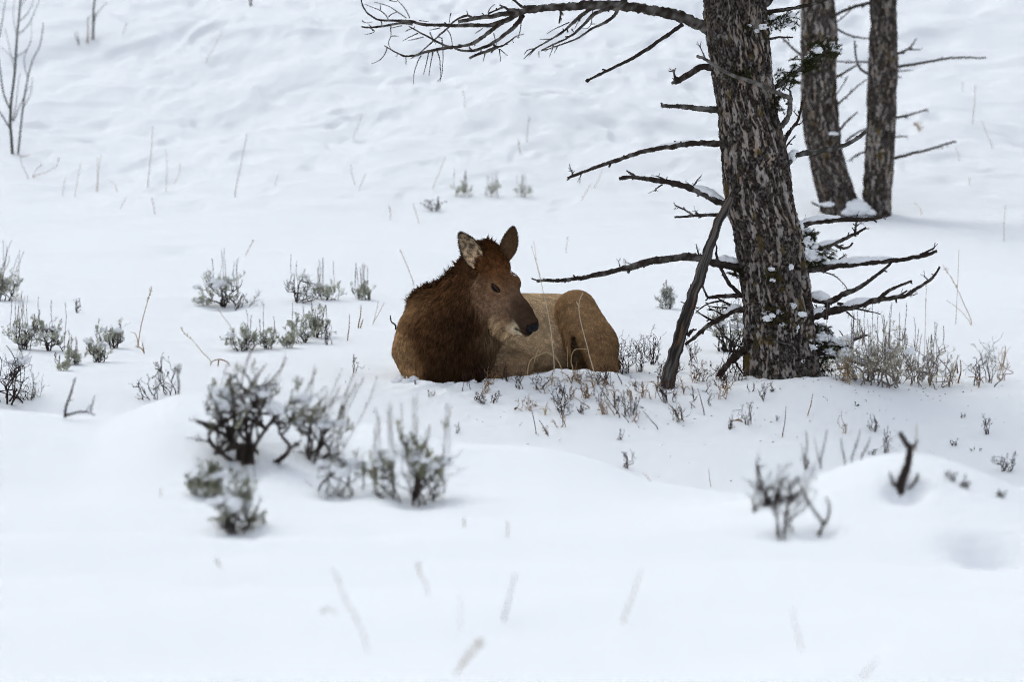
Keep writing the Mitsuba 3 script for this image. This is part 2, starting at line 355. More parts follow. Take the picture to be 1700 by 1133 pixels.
for q in ([(335, 230), (335, 330), (310, 400), (330, 460)], [(300, 440), (250, 540), (150, 600)], [(620, 520), (570, 620), (550, 700), (545, 790)], [(690, 490), (660, 620), (640, 700)],
          [(730, 480), (710, 600), (695, 710)], [(770, 480), (800, 600), (805, 720), (770, 765)], [(815, 350), (825, 560), (820, 660), (795, 770)], [(480, 170), (380, 100), (300, 50), (180, 20)],
          [(310, 180), (240, 100), (150, 60), (90, 35)], [(510, 170), (470, 90), (395, 0)], [(900, 120), (880, 220)], [(1060, 140), (1045, 95)], [(590, 310), (440, 385)], [(640, 345), (500, 380)],
          [(1250, 130), (1270, 75), (1320, 40)], [(1560, 190), (1545, 310), (1530, 360)], [(1300, 310), (1330, 420)], [(1350, 460), (1365, 580)], [(1350, 460), (1430, 525)], [(1220, 500), (1200, 580)],
          [(865, 280), (900, 340), (915, 420)], [(475, 540), (477, 605)], [(60, 190), (100, 215), (160, 205)], [(130, 255), (180, 290), (90, 320)], [(600, 190), (690, 200)], [(800, 260), (700, 285)],
          [(310, 160), (340, 130), (400, 110)], [(235, 90), (235, 30)], [(700, 300), (760, 420)], [(320, 0), (395, 15)], [(1190, 120), (1240, 160)], [(1200, 260), (1130, 315)], [(340, 340), (410, 340)],
          [(440, 240), (340, 262)], [(470, 295), (540, 260)]):
    add(z1(*q), 1.0, .5)
add([(1040, -2, -.1), (1015, 11, -.12), (987, 23, -.2), (972, 38, -.25), (949, 58, -.3), (926, 70, -.3), (898, 83, -.3)], 4, 1.2)
add([(985, 12, 0), (964, 26, .1), (941, 47, .15), (919, 62, .15), (889, 80, .15), (870, 98, .15)], 3.6, .8)
add([(1026, 15, 0), (1009, 34, .12), (983, 47, .2), (960, 62, .2), (934, 73, .2), (898, 84, .2)], 3, .9)
add([(931, 14), (930, 28), (929, 38)], 2, 1.7)
for q in ([(610, 20), (600, 150), (590, 200), (545, 250), (500, 240)], [(400, 195), (300, 240), (200, 295)], [(240, 345), (135, 345)], [(100, 425), (30, 440), (0, 480)], [(100, 430), (60, 470), (40, 500)],
          [(130, 450), (135, 505)], [(260, 400), (225, 505)], [(500, 130), (450, 250)], [(590, 210), (635, 210)], [(300, 400), (260, 470)], [(420, 250), (440, 280)]):
    add(z2(*q), 1.1, .5)
branch(tree, NT, [(1190, 58), (1178, 50), (1155, 38), (1130, 28), (1085, 17), (1040, 10), (1000, 8), (950, 10), (900, 13), (862, 20)], 10.5, 5.5, 11, twigs=tw, stubs=26, lo=.42, hi=.72)
branch(tree, NT, [(1134, 40), (1096, 66), (1058, 92), (1017, 113), (972, 135)], 3.6, 2.2, 12, stubs=3, lo=.6, hi=.8, wob=.6)
branch(tree, NT, [(1200, 114), (1188, 113), (1166, 111), (1143, 124), (1130, 132), (1119, 137)], 6, 5, 13, twigs=[[(1121, 134), (1120, 128), (1118, 115), 2.6, 1.4]], stubs=5)
branch(tree, NT, [(1157, 93, -.1), (1171, 98, -.15), (1188, 110, -.3), (1219, 126, -.36), (1245, 134, -.38), (1264, 142, -.38), (1285, 151, -.36), (1312, 167, -.2), (1311, 184, -.1), (1297, 210, .0)], 2.5, 4.6, 14,
       twigs=[[(1171, 98, -.15), (1166, 86, -.15), (1161, 76, -.15), 1.6, .9], [(1313, 168, -.2), (1312, 152, -.2), (1306, 148, -.2), 3.4, 1.4]], stubs=4, dark=(.07, .06, .052), light=(.21, .195, .18), lo=.35)
branch(tree, NT, [(1205, 188), (1190, 183), (1160, 179), (1098, 176)], 6, 3.0, 15, stubs=4, dark=(.05, .043, .038), light=(.2, .19, .175), lo=.4)
branch(tree, NT, [(1212, 238), (1200, 239), (1173, 238), (1136, 240), (1096, 246), (1065, 252), (1034, 263), (997, 275), (942, 296)], 5.6, 2.4, 16, twigs=[[(951, 290), (948, 281), (945, 272), 1.4, .6], [(965, 289), (962, 296), 1.2, .6]], stubs=9, snow=[(.22, .46)], thick=.6)
branch(tree, NT, [(1222, 350), (1205, 340), (1190, 333), (1160, 318), (1120, 305), (1080, 298), (1045, 294), (1028, 297)], 7, 3, 17,
       twigs=[[(1062, 297), (1050, 290), (1040, 283), 2.5, 1.2], [(1150, 311), (1156, 302), (1163, 293), 1.8, .8], [(1150, 311), (1140, 303), 1.2, .6], [(1110, 303), (1104, 298), (1090, 292), 2, 1], [(1100, 306), (1085, 317), 1.6, .8]], stubs=6, snow=[(.1, .42)])
branch(tree, NT, [(1216, 352), (1202, 356), (1151, 358), (1135, 360), (1119, 361)], 3.6, 1.8, 18, twigs=[[(1151, 358), (1135, 348), (1121, 341), 2, 1.2], [(1160, 357), (1154, 350), 1.3, .7]], stubs=4)
branch(tree, NT, [(1236, 446), (1223, 443), (1176, 434), (1143, 427), (1092, 432), (1049, 443), (1007, 453), (965, 462), (922, 466), (891, 466)], 8, 2.6, 19,
       twigs=[[(1162, 428), (1158, 415), (1156, 405), 1.6, .7], [(1030, 448), (1027, 434), 1.5, .6], [(1052, 441), (1040, 436), 1.6, .7]], stubs=14, snow=[(.03, .14)], lo=.45)
branch(tree, NT, [(1245, 492), (1233, 490), (1203, 492), (1173, 494)], 5, 2.6, 20, twigs=[[(1228, 488), (1215, 476), (1203, 458), (1192, 435), (1189, 421), 4, 2.4], [(1174, 493), (1167, 472), (1163, 440), 2.2, 1], [(1188, 422), (1190, 412), (1188, 405), 2, 1]], stubs=5)
branch(tree, NT, [(1250, 516), (1224, 515), (1201, 527), (1180, 538), (1157, 557), (1138, 573)], 6, 2.8, 21,
       twigs=[[(1183, 533), (1170, 526), (1157, 516), 2.4, 1], [(1200, 524), (1185, 516), (1176, 513), 2, 1], [(1224, 513), (1208, 505), (1192, 496), 3, 1.4], [(1200, 500), (1185, 502), (1155, 518), 2, 1], [(1220, 512), (1195, 511), (1175, 509), 2, 1], [(1160, 512), (1142, 506), (1130, 501), 1.2, .8]], stubs=6, snow=[(.18, .42)])
branch(tree, NT, [(1250, 574), (1238, 580), (1225, 589), (1210, 603), (1190, 631)], 7, 5, 22, twigs=[[(1236, 580), (1215, 568), (1187, 540), 2.2, .9], [(1235, 584), (1215, 584), (1203, 577), 2.6, 1.2], [(1218, 588), (1228, 614), (1242, 626), 2.4, 1.4], [(1222, 580), (1210, 595), (1198, 612), 1.2, .7]], stubs=5)
# limbs on the right of the trunk
branch(tree, NT, [(1312, 385), (1326, 378), (1346, 370), (1396, 365), (1437, 365), (1477, 356)], 6, 2.6, 31, twigs=[[(1327, 376), (1333, 370), (1337, 364), 1.4, .7]], snow=[(.08, .55)], stubs=8)
branch(tree, NT, [(1335, 424), (1355, 414), (1390, 402), (1418, 389), (1438, 378)], 5, 2, 32, twigs=[[(1420, 388), (1421, 372), (1423, 356), 2.4, 1], [(1421, 376), (1429, 371), 1.5, .8], [(1385, 405), (1405, 412), (1415, 403), 3, 1.6]], snow=[(.05, .6)], stubs=6)
branch(tree, NT, [(1322, 452), (1336, 449), (1379, 443), (1423, 438), (1489, 432), (1519, 428), (1556, 417)], 7, 2.8, 33, twigs=[[(1527, 424), (1540, 418), (1551, 412), 2.6, 1.5], [(1350, 450), (1380, 456), (1400, 470), (1407, 480), 1.6, .7], [(1393, 432), (1403, 425), 2.4, 1.2]], snow=[(.2, .7)], stubs=10)
branch(tree, NT, [(1332, 490), (1344, 496), (1374, 501), (1401, 489), (1423, 480), (1448, 462), (1478, 438)], 6.5, 2, 34, twigs=[[(1373, 500), (1373, 515), (1372, 531), 5, 4]], snow=[(.08, .32)], stubs=8, thick=1.4)
branch(tree, NT, [(1330, 536), (1345, 529), (1377, 518), (1423, 508), (1453, 499), (1497, 493), (1519, 482), (1546, 463), (1560, 443)], 8, 1.7, 35,
       twigs=[[(1457, 498), (1478, 482), (1495, 474), (1514, 467), 4, 1.8], [(1421, 513), (1440, 517), (1462, 522), 2, .8], [(1541, 467), (1538, 463), (1534, 458), 1.6, .8], [(1390, 504), (1405, 507), (1420, 510), 3, 2], [(1405, 518), (1412, 524), (1420, 531), 2, 1], [(1365, 521), (1358, 512), (1352, 507), 1.8, 1], [(1488, 494), (1497, 488), (1505, 483), 2, 1], [(1500, 493), (1510, 491), (1519, 490), 1.3, .7]], snow=[(.05, .2), (.28, .5)], stubs=10)
branch(tree, NT, [(1340, 580), (1357, 586), (1393, 592), (1428, 603), (1462, 617)], 5, 3, 36, snow=[(.55, .98)], thick=1.5, stubs=6, twigs=[[(1400, 594), (1430, 596), (1460, 607), 2, 1], [(1365, 588), (1400, 600), (1420, 618), 1.8, 1]])
branch(tree, NT, [(1345, 582), (1363, 578), (1390, 573), (1409, 567), (1441, 557)], 4.5, 2, 37, snow=[(.3, .85)], thick=1.5, stubs=6, twigs=[[(1405, 568), (1398, 556), (1392, 548), 1.5, .7]])
branch(tree, NT, [(1290, 285), (1303, 275), (1322, 258), (1343, 253), (1381, 248), (1414, 235), (1441, 215)], 6.5, 2.8, 38, snow=[(.1, .3)], stubs=3, dark=(.05, .045, .04), light=(.2, .19, .18), lo=.4)
branch(tree, NT, [(1290, 250), (1300, 237), (1314, 215), (1324, 200), (1331, 168)], 4, 1.6, 39, twigs=[[(1304, 246), (1310, 237), (1318, 229), 2, 1], [(1318, 210), (1330, 204), 1.4, .8], [(1326, 195), (1318, 185), 1.4, .6]], stubs=6)
branch(tree, NT, [(1262, 24), (1274, 20), (1309, 15), (1340, 8), (1367, 0), (1400, -14)], 4, 2, 40, stubs=6)
branch(tree, NT, [(1255, 20), (1268, 8), (1278, -4), (1290, -30)], 9, 6, 41, stubs=3)
branch(tree, NT, [(1268, 66), (1275, 65), (1295, 62), (1317, 62)], 2.6, 1.2, 42, stubs=2)
branch(tree, NT, [(1284, 146), (1295, 140), (1316, 124), (1336, 109), (1367, 89), (1390, 72)], 5, 1.6, 43, stubs=2, dark=(.09, .08, .07), light=(.2, .19, .18), lo=.4)
branch(tree, NT - .33, [(1258, 10), (1256, 30), (1250, 50), (1247, 64)], 1.4, .8, 44, stubs=0, dark=(.12, .11, .10), twigs=[[(1257, 18), (1264, 22), (1263, 38), 1.2, .6]])
branch(tree, NT - .33, [(1224, 280), (1238, 292), (1252, 302), (1262, 308)], 1.2, 2.4, 45, stubs=0)
branch(tree, NT - .33, [(1266, 560), (1280, 566), (1320, 574), (1335, 580)], 1.8, 1.2, 46, stubs=0)
spray(tree, NT, (1258, 22, 1322, 48), 48, 51, snow=8, lean=(.5, -.2, .1))
spray(tree, NT, (1232, 40, 1275, 60), 16, 57, snow=3, d=-.3, lean=(.2, -.4, -.1), green=(.03, .03, .015))
spray(tree, NT, (1288, 118, 1322, 148), 44, 52, snow=6, lean=(.5, -.2, .3))
spray(tree, NT, (1318, 92, 1352, 122), 40, 53, snow=6, lean=(.5, -.2, .3))
spray(tree, NT, (1345, 68, 1392, 96), 52, 54, snow=8, lean=(.5, -.2, .3))
spray(tree, NT, (1335, 100, 1372, 116), 14, 59, snow=0, lean=(.5, -.2, 0))
spray(tree, NT, (1272, 155, 1300, 188), 26, 55, snow=0, d=-.1, lean=(.2, -.3, -.2), green=(.022, .024, .012))
spray(tree, NT, (1212, 118, 1250, 130), 14, 56, snow=0, d=-.3, lean=(.2, -.4, 0))
spray(tree, NT, (1328, 388, 1352, 402), 36, 61, snow=10, pad=1.5, lean=(.4, -.3, .2))
spray(tree, NT, (1326, 412, 1385, 444), 80, 62, snow=13, pad=1.7, lean=(.5, -.3, .1))
spray(tree, NT, (1268, 447, 1292, 468), 18, 63, snow=2, pad=.8, d=-.33, lean=(.1, -.5, -.2), green=(.045, .04, .015))
spray(tree, NT, (1266, 512, 1336, 540), 34, 64, snow=6, pad=1.0, d=-.36, lean=(.2, -.5, 0), green=(.04, .036, .015))
spray(tree, NT, (1346, 540, 1378, 574), 60, 65, snow=8, pad=1.7, lean=(.5, -.3, 0))
spray(tree, NT, (1360, 572, 1408, 600), 60, 66, snow=9, pad=1.7, lean=(.5, -.3, 0))
spray(tree, NT, (1350, 600, 1385, 618), 18, 68, snow=2, lean=(.4, -.3, 0))
spray(tree, NT, (1214, 448, 1232, 460), 12, 67, snow=0, d=-.1, lean=(-.4, -.3, -.1), green=(.02, .02, .01))
def stick_snow(px, py, d, a, b):
    part(tree, 'snow_patch', lump(P(px, py, NT + d), (a, .02, b), px + py, 3, 1.1, False), 'm_snow_pad', smooth=True)
for px, py, a, b in [(1313, 444, .020, .028), (1316, 507, .034, .022), (1322, 545, .022, .032), (1329, 600, .034, .018), 
                     (1343, 578, .05, .028), (1272, 519, .034, .014), (1346, 566, .02, .03)]:
    dx = (px - (1236 + (py - 489) * .1 + 53)) / 55
    stick_snow(px, py, -.30 * math.sqrt(max(0.04, 1 - dx * dx)), a, b)
part(tree, 'snow_patch', lump(P(1327, 378, NT), (.05, .05, .06), 5, 3, .35), 'm_snow_pad', smooth=True)
part(tree, 'snow_patch', lump(P(1316, 262, NT), (.035, .04, .045), 6, 3, .35), 'm_snow_pad', smooth=True)
# limbs above the frame
_r = np.random.default_rng(77)
for k in range(9):
    h0 = -160 - 130 * k; sgn = 1 if k % 2 else -1; x0 = 1222 - 16 * (-h0 / 200); L = _r.uniform(150, 360)
    branch(tree, NT, [(x0, h0), (x0 + sgn * L * .5, h0 - 20, _r.uniform(-.8, .8)), (x0 + sgn * L, h0 + _r.uniform(-10, 60), _r.uniform(-1.5, 1.5))], 7, 2, 200 + k, stubs=10)

def crown(parent, Y, x0, y0, lean_px, z0, z1, R, n, seed):
    """Needled boughs of the living top, above the picture: they shade the snow round the foot of the tree."""
    rng = np.random.default_rng(seed); B, Tp, C = [], [], []
    foot = P(x0, y0, Y)
    for k in range(n):
        t = rng.random() ** .8; z = z0 + (z1 - z0) * t; r = R * (1 - .8 * t) * rng.uniform(.5, 1.1); az = rng.uniform(0, 2 * np.pi)
        c = np.array([foot[0] + lean_px * (z - foot[2]), foot[1], z]); o = np.array([math.cos(az), math.sin(az), 0]); m = 46
        u = rng.random((m, 1)) ** .7; b = c + o * r * u + np.array([0, 0, -.25]) * r * u ** 2 + rng.normal(0, .10, (m, 3)) * [1, 1, .5]
        d = unit(o + rng.normal(0, .6, (m, 3)) + [0, 0, -.2]); B.append(b); Tp.append(b + d * rng.uniform(.12, .3, (m, 1)))
        C.append(np.array([.035, .045, .02]) * rng.uniform(.6, 1.5, (m, 1)))
    B, Tp, C = np.vstack(B), np.vstack(Tp), np.vstack(C)
    m = blades(B, Tp, .075, np.cross(Tp - B, rng.normal(0, 1, B.shape)))
    part(parent, 'crown', m, 'm_vertex', color=np.repeat(C, 5, 0), kind='stuff')
crown(tree, NT, 1300, 630, -.14, 5.2, 15.0, 3.6, 330, 91)

# ---- the dead pole that leans against it
pole = thing('leaning_pole', 'weathered dead trunk leaning against the big conifer, bark gone', 'log')
_r = np.random.default_rng(8)
pp = resample([P(1212, 328, NT - .30), P(1206, 341, NT - .32), P(1176, 417, NT - .42), P(1151, 489, NT - .5), P(1126, 566, NT - .56), P(1109, 629, NT - .6), P(1103, 655, NT - .62)], .012)
pp = pp + np.stack([meshkit.fbm(pp * 5 + 9 * k, 3, 7) - .5 for k in range(3)], 1) * [.05, .03, .0]
pm = tube(pp, np.interp(np.linspace(0, 1, len(pp)), [0, .1, .35, .7, 1], [.031, .039, .045, .054, .064]), 40, .26, 5, 16)
sd_ = 40; ang = np.r_[np.tile(np.arange(sd_) / sd_ * 2 * np.pi, len(pp)), 0, 0]; al = np.r_[np.repeat(np.arange(len(pp)) * .012, sd_), 0, 1]
gq = np.stack([np.cos(ang) * 2.2, np.sin(ang) * 2.2, al * 1.1], 1); g = smooth01(.38, .62, meshkit.fbm(gq * 2.6, 3, 3))[:, None]
patch = smooth01(.56, .66, meshkit.fbm(gq * [.7, .7, 2.2], 3, 12))[:, None]; rust = smooth01(.60, .68, meshkit.fbm(gq * [1.6, 1.6, 1.4] + 9, 3, 5))[:, None]
pc = (np.array([.026, .022, .020]) * (1 - g) + np.array([.125, .112, .104]) * g) * (1 - .75 * patch) + np.array([.020, .017, .016]) * .75 * patch
pc = pc * (1 - .6 * rust) + np.array([.17, .10, .052]) * .6 * rust
part(pole, 'trunk', pm, 'm_vertex', smooth=True, color=pc)
branch(pole, NT - .56, [(1141, 558), (1146, 552), (1150, 549)], 4, 3, 301, name='stub', stubs=2)
branch(pole, NT - .46, [(1152, 484), (1148, 480), (1147, 474)], 4, 2, 302, name='stub', stubs=1)

# ---- the two trees behind
BT = float(ground(1457, 357)[1])
left = thing('pine_tree', 'bare lower trunk behind the big conifer, the wider left one of the pair', 'tree', )
m, c = trunk_mesh([(1332, 1382, 0), (1332, 1387, 67), (1332, 1387, 134), (1335, 1391, 201), (1345, 1399, 258), (1355, 1414, 308), (1361, 1422, 330), (1364, 1426, 356)], BT, 150, .013, 14, depth=.022)
part(left, 'trunk', m, 'm_vertex', smooth=True, color=c)
right = thing('pine_tree', 'slender bare trunk behind the big conifer, rightmost of the pair', 'tree')
m, c = trunk_mesh([(1446, 1486, 0), (1444, 1488, 100), (1441, 1486, 174), (1438, 1483, 268), (1434, 1479, 319), (1435, 1478, 350), (1435, 1478, 358)], BT, 120, .013, 24, depth=.018)
part(right, 'trunk', m, 'm_vertex', smooth=True, color=c)
for k, (q, a, b) in enumerate([([(1484, 112), (1548, 101), (1582, 95), (1637, 96)], 2.6, 1.4), ([(1484, 263), (1535, 250), (1587, 235)], 2.8, 1.6), ([(1482, 196), (1508, 191), (1540, 181)], 2.4, 1.2),
                               ([(1484, 90), (1508, 81), (1520, 65)], 2.8, 1), ([(1506, 81), (1527, 82)], 1.6, 1), ([(1484, 119), (1511, 116)], 1.4, .9), ([(1450, 3), (1414, 12), (1387, 25)], 3, 2.4),
                               ([(1450, 126), (1424, 107), (1419, 67)], 2.4, 1.4), ([(1450, 102), (1410, 103), (1390, 101)], 1.8, 1.2), ([(1484, 228), (1508, 226)], 1.4, .8), ([(1446, 250), (1424, 257), (1411, 267)], 2, 1.4), ([(1484, 126), (1494, 128)], 2, 1)]):
    branch(right, BT, q, a, b, 400 + k, stubs=2)
for k, (q, a, b) in enumerate([([(1384, 131), (1405, 118), (1424, 107)], 2.6, 1.4), ([(1385, 44), (1424, 62), (1446, 64)], 2, 1.2), ([(1388, 176), (1416, 150), (1438, 131)], 2, 1), ([(1394, 216), (1408, 200), (1424, 186)], 2.2, 1.2),
                               ([(1404, 236), (1424, 220), (1441, 212)], 2, 1), ([(1336, 97), (1316, 80), (1298, 62)], 2.4, 1.4), ([(1334, 140), (1318, 134), (1306, 130)], 2, 1), ([(1384, 40), (1410, 18), (1420, 6)], 1.4, .8), ([(1386, 160), (1400, 140), (1408, 126)], 1.2, .7)]):
    branch(left, BT, q, a, b, 430 + k, stubs=2)
branch(left, BT - .3, [(1386, 341), (1365, 343), (1352, 338), (1347, 335)], 2.4, 1.5, 450, snow=[(.05, .8)], thick=1.6, stubs=1)
for k, (px, py, a, b) in enumerate([(1424, 347, .17, .13), (1408, 354, .10, .06), (1446, 354, .07, .05), (1384, 222, .07, .03)]):
    part(left, 'snow_patch', lump(P(px, py, BT - .35), (a, .12, b), 60 + k, 2, .5), 'm_snow_pad', smooth=True)
for par, x0, sd in ((left, 1357, 460), (right, 1466, 480)):
    for k in range(7):
        h0 = -120 - 100 * k; sgn = 1 if k % 2 else -1; L = _r.uniform(90, 200)
        branch(par, BT, [(x0, h0), (x0 + sgn * L * .5, h0 - 10, _r.uniform(-.8, .8)), (x0 + sgn * L, h0 + _r.uniform(0, 40), _r.uniform(-1.5, 1.5))], 4, 1.4, sd + k, stubs=6)

crown(left, BT, 1390, 355, -.03, 8.0, 18.0, 3.0, 240, 92)
crown(right, BT, 1457, 355, .02, 8.0, 17.0, 2.6, 200, 93)

# needles, bark flakes and twig ends shed on the snow under the trees
_r = np.random.default_rng(31); B, Tp = [], []
for k in range(420):
    x, y = (2.35 + _r.normal(0, 1.1), 29.3 + _r.normal(0, .9)) if k < 330 else (_r.normal(.6, 1.2), 29.0 + _r.normal(0, .5))
    if y < 26.5: continue
    q = np.array([x, y, float(height(x, y)) + .004]); d = unit(_r.normal(0, 1, 3) * [1, 1, .25]); L = _r.uniform(.008, .030)
    B.append(q); Tp.append(q + d * L)
B, Tp = np.array(B), np.array(Tp)
thing('bark_litter', 'scattered bark flakes and shed needles on the snow round the big conifer', 'litter', kind='stuff')
whole('bark_litter', leaflets(B, Tp, .008, np.cross(Tp - B, [0.2, .9, .3])), 'm_twig')
# ------------------------------------------------------------------ the resting elk
def surface_nets(xs, ys, zs, Fv):
    """The zero surface of a field given on a grid whose steps may differ."""
    S = Fv < 0
    nx, ny, nz = Fv.shape
    cnt = np.zeros((nx - 1, ny - 1, nz - 1), np.int8)
    for a, b, c in np.ndindex(2, 2, 2): cnt += S[a:nx - 1 + a, b:ny - 1 + b, c:nz - 1 + c]
    act = np.argwhere((cnt > 0) & (cnt < 8))
    idx = np.full(cnt.shape, -1, np.int32); idx[tuple(act.T)] = np.arange(len(act))
    corner = [np.array(o) for o in np.ndindex(2, 2, 2)]
    val, pos = [], []
    for o in corner:
        q = act + o
        val.append(Fv[tuple(q.T)]); pos.append(np.stack([xs[q[:, 0]], ys[q[:, 1]], zs[q[:, 2]]], 1))
    acc, num = np.zeros((len(act), 3)), np.zeros(len(act))
    for i in range(8):
        for j in range(i + 1, 8):
            if np.abs(corner[i] - corner[j]).sum() != 1: continue
            va, vb = val[i], val[j]; x = (va < 0) != (vb < 0)
            t = np.where(x, va / np.where(va == vb, 1, va - vb), 0)
            acc += np.where(x[:, None], pos[i] + (pos[j] - pos[i]) * t[:, None], 0); num += x
    V = acc / num[:, None]
    faces = []
    for ax in range(3):
        o1, o2 = (ax + 1) % 3, (ax + 2) % 3
        sl = [slice(None)] * 3; sh = [slice(None)] * 3
        sl[ax] = slice(0, -1); sh[ax] = slice(1, None)
        for o in (o1, o2): sl[o] = slice(1, -1); sh[o] = slice(1, -1)
        A, B = S[tuple(sl)], S[tuple(sh)]
        e = np.argwhere(A != B)
        if not len(e): continue
        inside = A[tuple(e.T)]
        e = e.copy(); e[:, o1] += 1; e[:, o2] += 1
        def cell(d1, d2):
            q = e.copy(); q[:, o1] -= d1; q[:, o2] -= d2
            return idx[tuple(q.T)]
        q = np.stack([cell(1, 1), cell(0, 1), cell(0, 0), cell(1, 0)], 1)
        q = np.where(inside[:, None], q, q[:, ::-1])
        faces += [q[:, [0, 1, 2]], q[:, [0, 2, 3]]]
    f = np.vstack(faces)
    return V, f[(f >= 0).all(1)]

def round_cone(p, a, b, ra, rb):
    ab = b - a; t = np.clip(((p - a) @ ab) / (ab @ ab), 0, 1)
    return np.linalg.norm(p - a - t[..., None] * ab, axis=-1) - (ra + (rb - ra) * t)

def ellipsoid(p, c, axes, rad):
    q = (p - c) @ axes.T / rad
    k = np.linalg.norm(q, axis=-1); g = np.linalg.norm(q / rad, axis=-1)
    return k * (k - 1) / np.maximum(g, 1e-6)

E0 = 30.0
def E(px, py, d=0.0): return P(px, py, E0 + d)
PX = E0 / F
# the head's own axes: along the face to the nose, out of the forehead, and towards the near cheek
hf = unit(np.array([.472, -.381, -.796])); hn = unit(np.array([-.70, -.70, -.08])); hn = unit(hn - hf * (hn @ hf)); ht = np.cross(hf, hn); ht = ht if ht[2] > 0 else -ht
H0 = E(819, 421, -.36)
def Hd(a, b, c=0.0): return H0 + hf * a + ht * b + hn * c
HA = np.stack([hf, ht, hn]); WA = np.eye(3)
body_ax = unit(E(985, 560, .5) - E(735, 560, 0)); body_ax[2] = 0; body_ax = unit(body_ax)
BA = np.stack([body_ax, np.cross([0, 0, 1], body_ax), [0, 0, 1]])

TAN, RUMP, CHEST, NECK, MANE = (.50, .35, .21), (.32, .188, .094), (.25, .135, .062), (.075, .035, .016), (.034, .017, .009)
FACE, FORE, MUZZ, JAW, CREAM = (.175, .106, .066), (.120, .049, .019), (.046, .028, .020), (.27, .165, .09), (.60, .48, .32)
# (shape, blend, colour, hair length, flow of the hair, lift)
BODY = []
def cone(a, b, ra, rb, k, col, hair, flow, lift=.22): BODY.append((lambda p: round_cone(p, a, b, ra, rb), np.minimum(a - ra, b - rb), np.maximum(a + ra, b + rb), k, col, hair, np.asarray(flow, float), lift))
def ball(c, ax, rad, k, col, hair, flow, lift=.22):
    rad = np.asarray(rad, float); r = rad.max(); BODY.append((lambda p: ellipsoid(p, c, ax, rad), c - r, c + r, k, col, hair, np.asarray(flow, float), lift))
px = PX
back = tuple(body_ax * .9 + np.array([0, 0, -.5]))
cone(E(770, 562, .12), E(925, 564, .52), 72 * px, 72 * px, .08, TAN, .028, back)                                # barrel
cone(E(760, 522, .18), E(925, 520, .56), 32 * px, 28 * px, .10, TAN, .032, back)                                 # spine
ball(E(730, 568, .0), BA, (.37, .33, .42), .10, CHEST, .050, (-.35, -.1, -1), .28)                               # chest and shoulder
ball(E(722, 512, .08), WA, (.20, .24, .165), .10, NECK, .075, (-.55, -.1, .35), .6)                              # withers
cone(E(735, 565, -.06), E(797, 465, -.02), 70 * px, 42 * px, .08, NECK, .085, (-.15, -.1, -1), .28)              # neck
cone(E(797, 465, -.02), E(806, 430, -.14), 42 * px, 30 * px, .06, NECK, .055, (-.7, -.1, -.3), .45)              # nape
cone(E(757, 606, -.20), E(800, 530, -.14), 54 * px, 36 * px, .10, MANE, .105, (-.08, -.1, -1), .22)              # mane in front
NTHIGH = len(BODY)
cone(E(956, 516, .14), E(982, 574, .06), 35 * px, 42 * px, .055, RUMP, .026, (.3, -.1, -1))                      # thigh
cone(E(982, 574, .06), E(991, 645, .04), 42 * px, 38 * px, .06, RUMP, .028, (.2, -.1, -1))
cone(E(975, 545, .40), E(990, 610, .40), 34 * px, 40 * px, .08, RUMP, .03, (.3, .2, -1))                          # rump
cone(E(800, 600, -.02), E(862, 608, -.16), 36 * px, 22 * px, .06, (.40, .275, .165), .034, (.9, -.1, -.4))         # folded near foreleg
cone(E(862, 608, -.16), E(820, 630, -.26), 22 * px, 15 * px, .04, (.24, .15, .085), .025, (-.9, 0, -.3))
cone(E(692, 588, -.14), E(690, 634, -.24), 40 * px, 17 * px, .07, CHEST, .040, (-.1, -.1, -1))                    # far foreleg, tucked under
# head
NB = len(BODY)
up_ = tuple(-hf + np.array([0, 0, -.3])); side_ = tuple(-hf * .8 + np.array([-.2, 0, -.55]))
ball(Hd(.11, -.085), HA, (.165, .115, .125), .05, FORE, .060, (-.25, -.1, .9), .9)                                # cranium
ball(Hd(.27, -.075), HA, (.15, .095, .125), .05, FORE, .026, up_, .35)                                            # forehead
for c_ in (.098, -.098): ball(Hd(.285, -.035, c_), HA, (.075, .05, .045), .03, (.13, .06, .026), .010, up_, .15)       # brows
cone(Hd(.30, -.085), Hd(.60, -.060), .092, .083, .05, FACE, .010, up_, .12)                                       # bridge of the nose
cone(Hd(.56, -.075), Hd(.715, -.048), .087, .079, .05, MUZZ, .007, up_, .1)                                       # muzzle
for c_ in (.055, -.055): ball(Hd(.30, -.225, c_), HA, (.20, .165, .078), .05, FACE, .016, side_, .15)             # cheeks
cone(Hd(.36, -.275), Hd(.60, -.215), .105, .078, .05, FACE, .022, side_, .2)                                       # jaw
cone(Hd(.60, -.215), Hd(.745, -.125), .074, .044, .04, JAW, .012, up_, .15)                                        # chin
cone(E(795, 480, -.04), Hd(.28, -.22), 36 * px, .13, .08, (.105, .052, .024), .06, (-.45, -.1, -.9), .35)          # throat latch
cone(Hd(.34, -.33), E(790, 560, -.16), .07, 32 * px, .07, (.085, .042, .020), .085, (.05, -.1, -1), .3)            # throat

